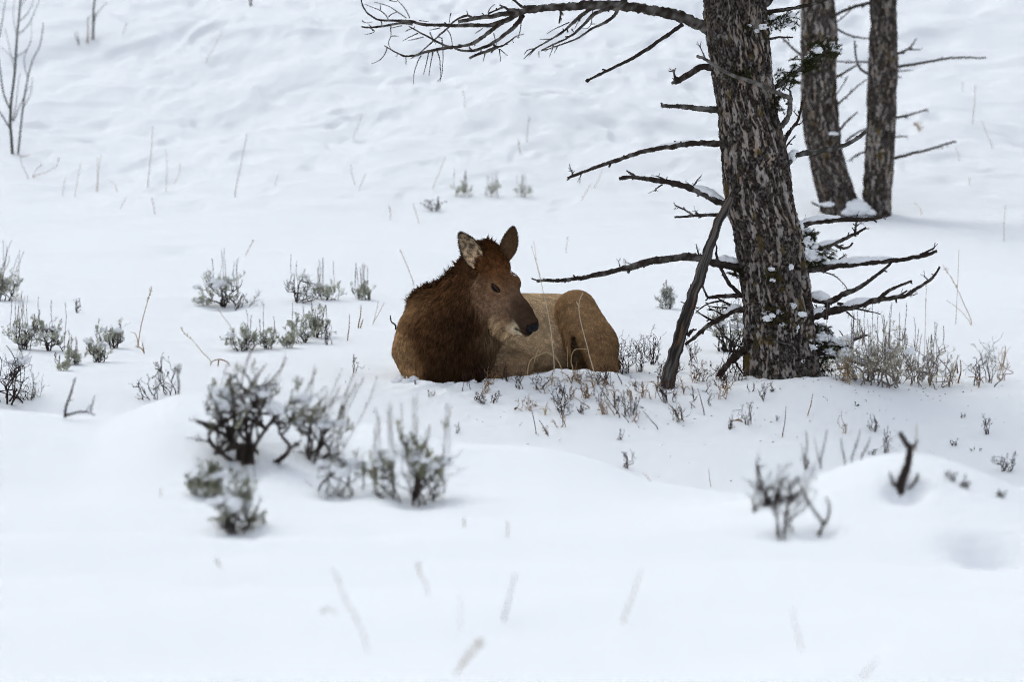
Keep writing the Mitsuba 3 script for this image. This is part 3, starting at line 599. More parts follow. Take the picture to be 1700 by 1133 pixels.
ef = unit(hf + .35 * ht)
def EYE_AX(t, sg=1, off=.136): return Hd(.306, -.066, off * sg) + ef * t
def build_elk_body():
    lo, hi = np.array([E(636, 600)[0], 29.0, -.22]), np.array([E(1046, 600)[0], 30.95, 1.32])
    hd = np.array([H0, Hd(.78, -.05), Hd(.3, -.3), Hd(.2, 0, .15), Hd(.2, 0, -.15)]); a, b = hd.min(0) - .06, hd.max(0) + .06
    ax = [np.unique(np.concatenate([np.arange(l, s, .013), np.arange(max(l, s), e, .0062), np.arange(e, h, .013)])).astype(np.float32) for l, h, s, e in zip(lo, hi, a, b)]
    xs, ys, zs = ax
    Fv = np.full((len(xs), len(ys), len(zs)), .5, np.float32)
    for fn, l, h, k, *_ in BODY:
        s = [slice(max(0, np.searchsorted(q, l[i] - k - .03)), np.searchsorted(q, h[i] + k + .03)) for i, q in enumerate(ax)]
        G = np.stack(np.meshgrid(xs[s[0]], ys[s[1]], zs[s[2]], indexing='ij'), -1)
        d = fn(G).astype(np.float32); o = Fv[tuple(s)]
        w = np.maximum(k - np.abs(d - o), 0) / k
        Fv[tuple(s)] = np.minimum(d, o) - w * w * k * .25
    # sockets, mouth line and nostrils are hollows in the same surface
    def carve(fn, c, r, k):
        s = [slice(np.searchsorted(q, c[i] - r), np.searchsorted(q, c[i] + r)) for i, q in enumerate(ax)]
        G = np.stack(np.meshgrid(xs[s[0]], ys[s[1]], zs[s[2]], indexing='ij'), -1)
        d = -fn(G).astype(np.float32); o = Fv[tuple(s)]
        w = np.maximum(k - np.abs(d - o), 0) / k
        Fv[tuple(s)] = np.maximum(d, o) + w * w * k * .25
    flat = np.array([1, 0, 1.0])
    carve(lambda p: round_cone(p * flat, E(951, 560, 0) * flat, E(963, 612, 0) * flat, 3 * px, 13 * px), E(957, 585, -.16), .42, .06)
    for sg in (1, -1):
        carve(lambda p: round_cone(p, EYE_AX(-.028, sg), EYE_AX(.034, sg), .019, .013), Hd(.31, -.07, .13 * sg), .12, .012)
        carve(lambda p: round_cone(p, Hd(.685, -.160, .075 * sg), Hd(.80, -.100, .040 * sg), .007, .006), Hd(.74, -.13, .06 * sg), .15, .008)
        carve(lambda p: round_cone(p, Hd(.765, -.040, .050 * sg), Hd(.745, -.020, .066 * sg), .012, .009), Hd(.755, -.03, .055 * sg), .08, .008)
    V, f = surface_nets(xs, ys, zs, Fv)
    m = trimesh.Trimesh(V, f, process=False)
    trimesh.smoothing.filter_taubin(m, iterations=6)
    return np.array(m.vertices), np.array(m.faces)

def elk_look(p):
    """Colour, hair length, flow and lift of the coat at points on the skin."""
    ds = np.stack([b[0](p) for b in BODY], 1)
    w = np.exp(-np.clip(ds - ds.min(1, keepdims=True), 0, 2) / .022); w /= w.sum(1, keepdims=True)
    col = w @ np.array([b[4] for b in BODY]); hair = w @ np.array([b[5] for b in BODY]); flow = w @ np.array([b[6] for b in BODY]); lift = w @ np.array([b[7] for b in BODY])
    head = w[:, NB:].sum(1)
    q = p - H0; a, b, c = q @ hf, q @ ht, q @ hn
    def blend(col, t, new): return col * (1 - t[:, None]) + np.asarray(new) * t[:, None]
    n1 = meshkit.fbm(p * 7, 3, 2) - .5
    # body: darker belly, lighter flank, thigh darker towards its lower right
    barrel = w[:, 0] + w[:, 1]
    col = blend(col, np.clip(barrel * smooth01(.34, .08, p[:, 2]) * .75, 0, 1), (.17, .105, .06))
    thigh = w[:, NTHIGH:NTHIGH + 3].sum(1)
    col = blend(col, np.clip(thigh * smooth01(.75, .25, p[:, 2] - .5 * (p[:, 0] - E(985, 560)[0])), 0, 1) * .7, (.175, .10, .05))
    # chest: paler low on the outer side
    che = w[:, 2] + w[:, NB - 1]
    xl = E(652, 600)[0]
    col = blend(col, np.clip(che * smooth01(.30, .0, p[:, 0] - xl), 0, 1) * .8, (.34, .205, .105))
    # the dark mane takes over towards the front of the neck
    xm = E(770, 600)[0]
    mane = np.exp(-((p[:, 0] - xm + .02 * n1) / .24) ** 2) * smooth01(.84, .55, p[:, 2]) * (1 - head) * smooth01(30.0, 29.8, p[:, 1])
    col = blend(col, np.clip(mane * 1.1, 0, 1), MANE)
    # face
    onhead = head * smooth01(.0, .06, a)
    col = blend(col, onhead * smooth01(.48, .70, a) * smooth01(-.19, -.08, b) * .9, MUZZ)
    col = blend(col, onhead * smooth01(.30, .55, a) * smooth01(-.085, -.02, b) * .75, (.060, .034, .022))
    col = blend(col, onhead * smooth01(.60, .68, a) * smooth01(-.115, -.15, b + .35 * (a - .70)), CREAM)
    col = blend(col, onhead * smooth01(.42, .62, a) * smooth01(-.20, -.27, b) * .8, (.34, .22, .12))
    line = unit(Hd(.80, -.10) - Hd(.685, -.16)); r_ = p - Hd(.685, -.16, 0); r_ = r_ - hn * (r_ @ hn)[:, None]; tl = r_ @ line
    lip = np.exp(-(np.linalg.norm(r_ - line * np.clip(tl, 0, .2)[:, None], axis=1) / .011) ** 2)
    col = blend(col, np.clip(onhead * lip, 0, 1) * .92, (.012, .010, .010))
    corner = np.exp(-(np.linalg.norm(p - Hd(.69, -.158, .070), axis=1) / .022) ** 2)
    col = blend(col, corner, (.010, .009, .010))
    EAX = np.stack([ef, np.cross(hn, ef), hn])
    de = np.linalg.norm((p - EYE_AX(.002)) @ EAX.T / [.062, .036, .06], axis=1)
    ring = np.exp(-((de - 1.2) / .40) ** 2)
    col = blend(col, ring * .40 * onhead, (.26, .155, .085)); col = blend(col, smooth01(1.05, .75, de), (.014, .011, .010))
    nose = np.linalg.norm((p - Hd(.770, -.038)) @ HA.T / [.050, .062, .072], axis=1)
    col = blend(col, smooth01(1.06, .92, nose), (.010, .010, .012))
    hair = hair * (1 - smooth01(1.3, .95, nose)) * (1 - smooth01(1.15, .95, de)); hair = hair * (1 - .7 * np.clip(onhead * lip, 0, 1))
    col = col * (1 + .5 * n1)[:, None]
    return col, hair, flow, lift, a, b, onhead

def blend_(col, t, new): return col * (1 - t[:, None]) + np.asarray(new) * t[:, None]

def coat(V, f, n, seed, region=None):
    rng = np.random.default_rng(seed)
    tri = V[f]; fn = np.cross(tri[:, 1] - tri[:, 0], tri[:, 2] - tri[:, 0]); area = np.linalg.norm(fn, axis=1) / 2; fn = unit(fn)
    c = tri.mean(1)
    wgt = area * np.where(fn[:, 1] > .35, .25, 1.0) * np.where(c[:, 2] < height(c[:, 0], c[:, 1]) - .05, 0, 1)
    hq = c - H0; onh = (hq @ hf > -.02) & (hq @ hf < .8) & (np.abs(hq @ hn) < .2) & (np.abs(hq @ ht + .1) < .22)
    wgt = wgt * np.where(onh, 3.2, 1.0)
    k = rng.choice(len(f), n, p=wgt / wgt.sum()); r = rng.random((n, 2)); s = np.sqrt(r[:, :1])
    p = tri[k, 0] * (1 - s) + tri[k, 1] * s * (1 - r[:, 1:]) + tri[k, 2] * s * r[:, 1:]
    nv = fn[k]
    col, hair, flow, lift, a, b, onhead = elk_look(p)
    wave = np.stack([meshkit.fbm(p * 16 + 11 * i, 2, 40 + i) - .5 for i in range(3)], 1)
    fine = np.stack([meshkit.noise(p * 55 + 7 * i, 60 + i) - .5 for i in range(3)], 1)
    flow = unit(flow) + wave * 1.1 + fine * .7 + rng.normal(0, .13, p.shape)
    flow = flow - nv * (flow * nv).sum(1, keepdims=True) * .9
    d = unit(unit(flow) + nv * (lift * rng.uniform(.5, 1.5, n))[:, None])
    col = col * (1 + .5 * (meshkit.fbm(np.stack([p @ unit(np.array([.5, 0, .9])) * 34, p[:, 1] * 30, p @ unit(np.array([.9, 0, -.5])) * 9], 1), 2, 93) - .5))[:, None]
    L = hair * rng.uniform(.65, 1.25, n)
    beard = onhead * smooth01(.44, .52, a) * smooth01(.70, .62, a) * smooth01(-.255, -.285, b)
    L = L + .10 * beard * rng.uniform(.6, 1.2, n); d = unit(d + beard[:, None] * np.array([.1, -.1, -1.3])); col = blend_(col, beard * .55, (.48, .33, .19))
    keep = L > .003
    p, nv, d, L, col, k, fine, onhead = p[keep], nv[keep], d[keep], L[keep], col[keep], k[keep], fine[keep], onhead[keep]
    # strands gather in locks: each is drawn towards the tip of its lock's leader
    lead = rng.choice(len(p), len(p) // 8, replace=False)
    dist, who = cKDTree(p[lead]).query(p)
    lock = np.clip(L / .05, 0.25, 1)[:, None] * .62
    g = meshkit.fbm(p * 30, 2, 71); tone = 1 + rng.uniform(-.42, .48, len(lead))[who] * np.clip(L / .05, .38, 1)
    col = col * (.78 + .5 * smooth01(.25, .75, g))[:, None] * tone[:, None] * rng.uniform(.72, 1.32, (len(p), 1))
    tip = p + d * L[:, None]; tl = tip[lead][who]
    tip = tip * (1 - lock) + (tl + (p - p[lead][who]) * .12) * lock
    tip[:, 2] -= L * .08
    mid = p + d * (L * .5)[:, None]; mid = mid * .72 + (p + tip) / 2 * .28
    wd = np.clip(L * .08, .0024, .0046)
    m = blades(p - nv * .003, tip, wd, np.cross(d, nv) + rng.normal(0, .25, p.shape), mid)
    return m, np.repeat(col, 5, 0), p

def spikes(at, n, seed, spread, d0, L0, L1):
    """Stiff wet locks that stand up from the coat."""
    rng = np.random.default_rng(seed); B, Tp, M, C = [], [], [], []
    tree_ = cKDTree(_V)
    for _ in range(n):
        q = at[int(rng.integers(len(at)))] + rng.normal(0, spread, 3); k = tree_.query(q)[1]; b = _V[k]; d = unit(np.asarray(d0) + rng.normal(0, .38, 3)); L = rng.uniform(L0, L1); c = _col[k] * rng.uniform(.5, 1.3)
        for _ in range(5):
            o = rng.normal(0, .006, 3); dd = unit(d + rng.normal(0, .07, 3)); l = L * rng.uniform(.7, 1.1); tip = b + dd * l + [0, 0, -.1 * l]
            B.append(b + o); Tp.append(tip); M.append(b + o * .6 + dd * l * .5); C.append(c * rng.uniform(.8, 1.2))
    B, Tp, M, C = np.array(B), np.array(Tp), np.array(M), np.array(C)
    return blades(B, Tp, .0085, np.cross(Tp - B, rng.normal(0, 1, B.shape)), M), np.repeat(C, 5, 0)

elk = thing('elk', 'brown elk with dark shaggy neck lying in the snow, head turned to the right', 'elk')
_V, _f = build_elk_body()
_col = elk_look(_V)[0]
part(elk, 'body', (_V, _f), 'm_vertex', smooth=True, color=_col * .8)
m, c, p = coat(_V, _f, 250000, 3)
part(elk, 'coat', m, 'm_vertex', color=c, kind='stuff')
m, c = spikes([E(x, y, .05) for x, y in ((688, 492), (696, 484), (704, 478), (714, 474), (724, 471), (735, 469), (746, 464))], 300, 5, .05, (-.4, -.1, .8), .05, .105)
part(elk, 'mane', m, 'm_vertex', color=c, kind='stuff')
m, c = spikes([E(x, y, -.12) for x, y in ((756, 456), (762, 446), (768, 438), (774, 428))], 150, 6, .035, (-.8, -.1, .4), .03, .07)
part(elk, 'mane', m, 'm_vertex', color=c, kind='stuff')
m, c = spikes([E(x, y, -.34) for x, y in ((803, 409), (810, 406), (818, 404), (826, 405), (834, 408))], 200, 7, .035, (-.1, -.15, .9), .06, .115)
part(elk, 'forelock', m, 'm_vertex', color=c, kind='stuff')
scene['m_eye'] = two({'type': 'principled', 'base_color': rgb(.008, .007, .007), 'roughness': .10, 'specular': .16})
scene['m_nose'] = two({'type': 'principled', 'base_color': rgb(.010, .010, .011), 'roughness': .5, 'specular': .10})
EAX = np.stack([ef, np.cross(hn, ef), hn])
for sg in (1, -1):
    e = trimesh.creation.icosphere(subdivisions=3); v = np.array(e.vertices) * [.034, .019, .021]
    part(elk, 'eye', (v @ EAX + EYE_AX(0, sg, .119), np.array(e.faces)), 'm_eye', smooth=True)
    up = EAX[1] if EAX[1][2] > 0 else -EAX[1]
    lid = resample([EYE_AX(-.044, sg, .128) - up * .004, EYE_AX(-.018, sg, .140) + up * .017, EYE_AX(.012, sg, .139) + up * .014, EYE_AX(.052, sg, .122) - up * .010], .004)
    part(elk, 'eyelid', tube(lid, np.interp(np.linspace(0, 1, len(lid)), [0, .4, 1], [.004, .010, .004]), 7, .2), 'm_lid', smooth=True)
scene['m_lid'] = diffuse(.05, .03, .02)
# nose pad with its grain, a shell over the end of the muzzle
e = trimesh.creation.icosphere(subdivisions=4); v = np.array(e.vertices); v = v * (1 + .05 * (meshkit.noise(v * 16, 2) - .5))[:, None]
for sg in (1, -1):
    dd = np.linalg.norm((v - unit(np.array([.55, .42, .72 * sg]))) / [.35, .22, .35], axis=1); v = v * (1 - .3 * np.exp(-dd ** 2))[:, None]
part(elk, 'nose', ((v * [.040, .050, .064]) @ HA + Hd(.762, -.036), np.array(e.faces)), 'm_nose', smooth=True)

def ear(base, tip, wide, face, W, seed, inner, outer, cup):
    """A cupped leaf of skin with two faces, and its fringe of hair."""
    ax = tip - base; L = np.linalg.norm(ax); ax = ax / L; wide = unit(wide - ax * (wide @ ax)); face = unit(np.cross(ax, wide)) * np.sign(np.cross(ax, wide) @ face)
    nu, nv = 44, 29
    u, v = np.meshgrid(np.linspace(0, 1, nu), np.linspace(-1, 1, nv), indexing='ij')
    w = W * np.interp(u, [0, .12, .3, .5, .7, .85, .95, 1], [.42, .66, .94, 1, .84, .56, .28, .03])
    ang = v * cup * np.interp(u, [0, .3, 1], [1.5, 1, .75])
    x = np.sin(ang) / max(np.sin(cup), .5) * w; z = -(np.cos(ang) - np.cos(cup)) * w * .75 + .05 * (u - .5) ** 2
    mid = base + ax * (u * L)[..., None] + wide * x[..., None] + face * z[..., None]
    nrm = unit(np.cross(np.gradient(mid, axis=1), np.gradient(mid, axis=0))); nrm = nrm * np.sign((nrm * face).sum(-1).mean())
    th = .009 * np.sqrt(np.clip(1 - v ** 2, 0, 1))[..., None] + .002
    A, B = mid + nrm * th * .3, mid - nrm * th
    i = np.arange(nu - 1)[:, None] * nv; j = np.arange(nv - 1)[None]
    q = np.stack([i + j, i + j + 1, i + nv + j + 1, i + nv + j], -1).reshape(-1, 4)
    n0 = nu * nv; V = np.vstack([A.reshape(-1, 3), B.reshape(-1, 3)])
    rim = np.concatenate([np.arange(nu) * nv, (nu - 1) * nv + np.arange(nv), (np.arange(nu) * nv + nv - 1)[::-1]])
    rq = np.stack([rim[:-1], rim[1:], rim[1:] + n0, rim[:-1] + n0], 1)
    f = np.vstack([q, q[:, ::-1] + n0, rq]); f = np.vstack([f[:, [0, 1, 2]], f[:, [0, 2, 3]]])
    edge = np.maximum(smooth01(.72, .98, np.abs(v)), smooth01(.86, 1, u))[..., None]
    mott = meshkit.fbm(mid * 45, 2, seed)[..., None]
    dark = (smooth01(.75, .1, np.hypot((u - .50) / .30, v / .62)) * .75)[..., None]
    ci = np.asarray(inner) * (.25 + 1.3 * smooth01(.3, .7, mott)) * (1.25 - .75 * smooth01(.15, .8, u))[..., None]; ci = ci * (1 - dark) + np.array([.06, .042, .032]) * dark; ci = ci * (1 - edge) + np.array([.024, .015, .010]) * edge
    co = np.asarray(outer) * (.6 + .8 * mott); co = co * (1 - .6 * edge) + np.array([.02, .013, .009]) * .6 * edge
    key = part(elk, 'ear', (V, f), 'm_vertex', smooth=True, color=np.vstack([ci.reshape(-1, 3), co.reshape(-1, 3)]))
    rng = np.random.default_rng(seed); n = 5200
    uu, vv = rng.uniform(.01, .99, n), rng.uniform(-1, 1, n); ii, jj = np.minimum((uu * (nu - 1)).astype(int), nu - 1), np.minimum(((vv + 1) / 2 * (nv - 1)).astype(int), nv - 1)
    inn = rng.random(n) < .5
    b_ = np.where(inn[:, None], A[ii, jj], B[ii, jj]); nn = np.where(inn[:, None], nrm[ii, jj], -nrm[ii, jj])
    outw = wide * np.sign(v[ii, jj])[:, None] * np.abs(v[ii, jj])[:, None] ** 2
    d = unit(ax * .8 + outw * .5 + nn * .25 + rng.normal(0, .25, (n, 3)))
    Lh = np.where(inn, .024, .014) * rng.uniform(.5, 1.2, n) * np.where(inn & (uu < .45), 1.5, 1)
    m = blades(b_, b_ + d * Lh[:, None], .0022, np.cross(d, nn))
    cc = np.where(inn[:, None], ci[ii, jj], co[ii, jj]) * rng.uniform(.75, 1.35, (n, 1))
    part(key, 'fringe', m, 'm_vertex', color=np.repeat(cc, 5, 0), kind='stuff')
ear(E(796, 442, -.36), E(764, 386, -.44), np.array([.78, -.25, -.40]), np.array([.1, -1, .1]), 23 * px, 5, (.50, .37, .24), (.09, .055, .03), 1.05)
ear(E(838, 432, -.32), E(853, 377, -.26), np.array([.9, .35, -.2]), np.array([.5, .6, .1]), 15 * px, 6, (.30, .22, .15), (.085, .048, .026), 1.2)
# flecks of snow on the brow
_r = np.random.default_rng(4)
for k in range(16):
    t = _r.random(); q = Hd(.255 + .05 * _r.normal(0, .35), .018 + .006 * _r.normal(), -.02 - .07 * t) 
    part(elk, 'snow_fleck', lump(q, (.007, .007, .005), k, 1, .5, False), 'm_snow_pad', smooth=True)

clod = []
for k, (x, y, q) in enumerate([(667, 633, .045), (676, 637, .035), (686, 635, .05), (697, 638, .03), (656, 636, .03), (712, 640, .026), (748, 640, .03), (783, 639, .034), (806, 636, .03), (822, 628, .03)]):
    g = ground(x, y)
    key = thing('snow_clod', 'broken snow lump ' + ['at the left foot of the animal, second from the left', 'at the left foot of the animal, third from the left', 'at the left foot of the animal, fourth from the left', 'at the left foot of the animal, small fifth one', 'leftmost beside the animal',
                'left end of the chest, tiny', 'below the dark chest', 'below the right of the dark chest', 'below the throat', 'before the folded leg'][k], 'snow lump', 'lumps of broken snow beside the animal')
    whole(key, lump(g + [0, 0, q * .3], (q * 1.2, q, q * .8), 300 + k, 3, .7), 'm_snow_pad', smooth=True)
# ------------------------------------------------------------------ plants that stand through the snow
scene['m_stem'] = diffuse(.040, .031, .027)
scene['m_stem_grey'] = diffuse(.125, .11, .10)
scene['m_stem_pale'] = diffuse(.20, .165, .14)
scene['m_twig_red'] = diffuse(.048, .030, .026)
scene['m_straw'] = diffuse(.40, .29, .17)
scene['m_straw_brown'] = diffuse(.24, .14, .07)
scene['m_straw_pale'] = diffuse(.52, .43, .32)
scene['m_stalk'] = diffuse(.17, .135, .12)

def curve(a, b, rng, bend=.15, n=3):
    """A wandering line from a to b."""
    a, b = np.asarray(a, float), np.asarray(b, float); L = np.linalg.norm(b - a)
    t = np.linspace(0, 1, n + 2)[1:-1, None]
    mid = a + (b - a) * t + rng.normal(0, bend * L * .5, (n, 3)) * np.sin(t * np.pi)
    return resample(np.vstack([a, mid, b]), max(L / 14, .006))

def sage(px, py, h, w, label, seed, stems=6, leaf=1.0, stalks=0, stalk_h=1.5, snow=0, col=(.45, .455, .37), group='sagebrush clumps in the snow', stem_mat='m_stem', lean=0.0, upright=.5,
         sprigs=None, leaf_len=.026, base_spread=.15, stalk_lean=0.0, gnarl=.35, catw='sagebrush', up_len=1.0, thick=1.0, leaf_from=.12):
    rng = np.random.default_rng(seed); g = ground(px, py); s = g[1] / F; H, W = h * s, w * s
    key = thing('sagebrush', label, catw, group)
    ends = []
    stems = int(round(stems * 1.5))
    for k in range(stems):
        az = 2 * np.pi * (k + rng.uniform(-.45, .45)) / stems; rr = math.sqrt(rng.uniform(.05, 1))
        b = g + np.array([math.cos(az) * W * base_spread * rr, math.sin(az) * W * base_spread * rr * .6, -.03])
        e = g + np.array([math.cos(az) * W * .46 * rr + lean * H * .5, math.sin(az) * W * .32 * rr, H * rng.uniform(.45, .95) * (1 - .35 * rr * rr)])
        p = curve(b, e, rng, gnarl); n = len(p); r0 = (H * rng.uniform(.010, .020) + .0012) * thick
        p[:, 2] = np.maximum(p[:, 2], g[2] - .03)
        ms = [tube(p, np.linspace(r0, r0 * .3, n), 6, .3, seed + k, 40)]
        ends.append((p[-1], unit(p[-1] - p[-3]), r0))
        for q in range(int(rng.integers(5, 9))):
            i = int(rng.integers(n // 5, n - 1)); d = unit(np.array([math.cos(az), math.sin(az), 0]) * rng.uniform(.0, 1.0) + rng.normal(0, .55, 3) + [0, 0, upright * 1.6])
            L = H * rng.uniform(.13, .34) * up_len; e2 = p[i] + d * L
            e2[2] = max(e2[2], g[2] + .02)
            p2 = curve(p[i], e2, rng, .25, 2); ms.append(tube(p2, np.linspace(r0 * .5, r0 * .2, len(p2)), 5, .25, seed + q, 50))
            ends.append((p2[-1], unit(p2[-1] - p2[-2]), r0)); ends.append((p2[len(p2) // 2], d, r0))
            for _ in range(2):
                i2 = int(rng.integers(1, len(p2))); d2 = unit(d + rng.normal(0, .6, 3) + [0, 0, .4]); e3 = p2[i2] + d2 * L * rng.uniform(.3, .6)
                p3 = curve(p2[i2], e3, rng, .2, 1); ms.append(tube(p3, np.linspace(r0 * .25, r0 * .12, len(p3)), 4)); ends.append((p3[-1], d2, r0))
        part(key, 'stem', cat(ms), stem_mat, smooth=True)
    if leaf > 0:
        B, Tp, C = [], [], []
        clump = rng.uniform(0, 50, 3)
        for e, d, _ in ends:
            gap = float(meshkit.noise((e - g) / max(H, .05) * 3.2 + clump, seed))
            if rng.random() > leaf * .40 * smooth01(.25, .55, gap) * 1.5: continue
            if e[2] - g[2] < leaf_from * H * rng.uniform(.6, 1.4): continue
            a = unit(d * .6 + [0, 0, .7] + rng.normal(0, .15, 3)); m = int(rng.integers(8, 16)); L = leaf_len * rng.uniform(1.0, 2.2)
            t = rng.random((m, 1)); b = e + a * L * (t - .25) + rng.normal(0, .004, (m, 3))
            nd = unit(rng.normal(0, .6, (m, 3)) + a); B.append(b); Tp.append(b + nd * leaf_len * rng.uniform(.6, 1.15, (m, 1)))
            C.append(np.asarray(col) * rng.uniform(.6, 1.35) * rng.uniform(.75, 1.3, (m, 1)) * np.array([1, 1, 1]))
        if B:
            B, Tp, C = np.vstack(B), np.vstack(Tp), np.clip(np.vstack(C), 0, .7)
            m = leaflets(B, Tp, leaf_len * .34, np.cross(Tp - B, rng.normal(0, 1, B.shape)))
            part(key, 'foliage', m, 'm_vertex', color=np.repeat(C, 4, 0), kind='stuff')
    for k in range(stalks):
        e, d, _ = ends[int(rng.integers(len(ends)))]
        top = np.array([e[0] + stalk_lean * H * rng.uniform(.6, 1.3) + rng.normal(0, .03 * W), e[1] + rng.normal(0, .02), g[2] + H * stalk_h * rng.uniform(.72, 1.05)])
        p = curve(e - [0, 0, .01], top, rng, .05, 2); ms = [tube(p, np.linspace(.0027, .0015, len(p)), 4)]
        m_ = 46; t = rng.uniform(.45, 1, m_); b = np.stack([np.interp(t * (len(p) - 1), np.arange(len(p)), p[:, c]) for c in range(3)], 1)
        nd = unit(rng.normal(0, .6, (m_, 3)) + [0, 0, .9]); ms.append(leaflets(b, b + nd * .013 * rng.uniform(.5, 1.2, (m_, 1)), .006, rng.normal(0, 1, (m_, 3))))
        part(key, 'flower_stalk', cat(ms), 'm_stalk')
    order = sorted(range(len(ends)), key=lambda i: abs(ends[i][0][2] - g[2] - .52 * H) + rng.uniform(0, .34 * H))
    for k in range(min(snow, len(order))):
        e, d, _ = ends[order[k]]; q = rng.uniform(.45, 1.1) * (.024 + .040 * W)
        part(key, 'snow', lump(e + [rng.normal(0, .01), rng.normal(0, .01), .012], np.array([q * 1.0, q * .85, q * .7]), seed + k, 3, .9), 'm_snow_pad', smooth=True)
    return key

def twig_mesh(g, H, W, rng, n=5, r=.004, forks=3, lean=0.0, buds=True, sub=True, stiff=.6):
    ms = []
    for k in range(n):
        az = rng.uniform(0, 2 * np.pi); rr = rng.uniform(.2, 1)
        e = g + np.array([math.cos(az) * W * .5 * rr + lean * H, math.sin(az) * W * .3 * rr, H * rng.uniform(.55, 1.0) * (1 - .25 * rr)])
        b = g + np.array([math.cos(az) * W * .07, math.sin(az) * W * .05, -.03])
        p = curve(b, e, rng, .22, 3); m = len(p); ms.append(tube(p, np.linspace(r, r * .4, m), 5, .25, k, 60))
        d0 = unit(e - b)
        for q in range(forks):
            i = int(rng.integers(m // 3, m)); d = unit(d0 * stiff + rng.normal(0, .55, 3) + [0, 0, .25]); L = H * rng.uniform(.15, .38); e2 = p[i] + d * L
            e2[2] = max(e2[2], g[2] + .015)
            p2 = curve(p[i], e2, rng, .18, 2); ms.append(tube(p2, np.linspace(r * .55, r * .3, len(p2)), 4, .2, q, 70))
            if sub:
                for _ in range(2):
                    i2 = int(rng.integers(len(p2) // 3, len(p2))); e3 = p2[i2] + unit(d + rng.normal(0, .6, 3)) * L * rng.uniform(.25, .5)
                    ms.append(tube(curve(p2[i2], e3, rng, .1, 1), r * .28, 4))
                    if buds: ms.append(lump(e3, (r * .8, r * .8, r * 1.1), q, 1, .2, False))
    return cat(ms)

def twigs(px, py, h, w, label, seed, n=5, r=1.0, forks=3, mat='m_twig_red', lean=0.0, name='twig', catw='twig', group='bare twigs poking through the snow', leaves=0, sub=True):
    rng = np.random.default_rng(seed); g = ground(px, py); s = g[1] / F
    key = thing(name, label, catw, group); m = twig_mesh(g, h * s, w * s, rng, max(2, int(n * .85)), r * s * .74, forks, lean, sub=sub)
    if leaves:
        part(key, 'stem', m, mat, smooth=True)
        for k in range(leaves):
            c = g + np.array([rng.normal(0, w * s * .25), rng.normal(0, .03), h * s * rng.uniform(.15, .8)]); d = unit(rng.normal(0, 1, 3)); sd = np.cross(d, [0.3, .9, .2])
            L = rng.uniform(.018, .032)
            part(key, 'dead_leaf', leaflets([c, c + [.004, 0, .003]], [c + d * L, c + d * L * .8 + [0, .004, -.012]], L * .55, [sd, sd + [.2, .3, 0]]), 'm_dead_leaf')
    else:
        whole(key, m, mat, smooth=True)
    return key
scene['m_dead_leaf'] = diffuse(.075, .038, .022)

def line(pts, d=0.0, Y=None):
    """Picture points to a path at the distance of the ground under the last one."""
    Y = ground(*pts[-1])[1] + d if Y is None else Y
    return np.array([P(x, y, Y) for x, y in pts]), Y / F

def stick(pts, label, seed, r=1.0, forks=(), mat='m_stem', name='dead_branch', catw='branch', group=None, r1=.5, Y=None):
    """A dead stick drawn through picture points, its foot last."""
    rng = np.random.default_rng(seed); w, s = line(pts, Y=Y); key = thing(name, label, catw, group)
    w = np.vstack([w, w[-1] - [0, 0, .03]]); p = resample(w, .01); n = len(p)
    ms = [tube(p, np.linspace(r * r1, r, n) * s, 7, .3 if s < .0065 else .1, seed, 45)]
    for fk, fr in forks:
        q = np.array([P(x, y, w[0][1]) for x, y in fk]); q = resample(q, .01); ms.append(tube(q, np.linspace(fr * .4, fr, len(q)) * s, 6, .3, seed + 1, 45))
    whole(key, cat(ms), mat, smooth=True); return key

def grass(lines, label, seed, r=.75, head=0, mat='m_straw', leaf=0, group='dry grass in the snow', catw='grass stalk', name='grass_stalk', head_len=.35, Y=None, hair=.03):
    """Dry grass drawn through picture points, top first and foot last; head = number of spikelets near the top."""
    rng = np.random.default_rng(seed); key = thing(name, label, catw, group); ms = []
    Y0 = ground(*lines[0][-1])[1] if Y is None else Y
    for k, pts in enumerate(lines):
        w, s = line(pts, Y=Y0 + rng.uniform(-.04, .04) * (k > 0)); w = np.vstack([w, w[-1] - [0, 0, .03]]) if k == 0 else w
        w[:, 1] += np.linspace(rng.normal(0, .05), 0, len(w))
        p = resample(w, .012); n = len(p); ms.append(tube(p, np.linspace(r * .55, r, n) * s, 5, .15, seed, 60))
        if head and k == 0:
            t = rng.uniform(0, head_len, head) * (n - 1); b = np.stack([np.interp(t, np.arange(n), p[:, c]) for c in range(3)], 1); ax = unit(p[0] - p[-1])
            nd = unit(rng.normal(0, .45, (head, 3)) + ax); ms.append(leaflets(b, b + nd * hair * rng.uniform(.5, 1.1, (head, 1)), hair * .28, rng.normal(0, 1, (head, 3))))
    for k in range(leaf):
        g = P(*lines[0][-1], Y0); s = Y0 / F; a = rng.uniform(-1, 1); L = s * rng.uniform(12, 26)
        p = resample([g - [0, 0, .02], g + [a * L * .35, rng.normal(0, .03), L * .8], g + [a * L * .9, rng.normal(0, .04), L * rng.uniform(.3, .9)]], .01)
        q = p[:-1]; m = len(q); sd = np.tile([[.1, 1.0, .3]], (m, 1)) + rng.normal(0, .1, (1, 3))
        ms.append(leaflets(q - (p[1:] - q) * .4, p[1:] + (p[1:] - q) * .3, .008, sd))
    whole(key, cat(ms), mat); return key

DK = (.20, .20, .135)     # leaves of the shrubs close by
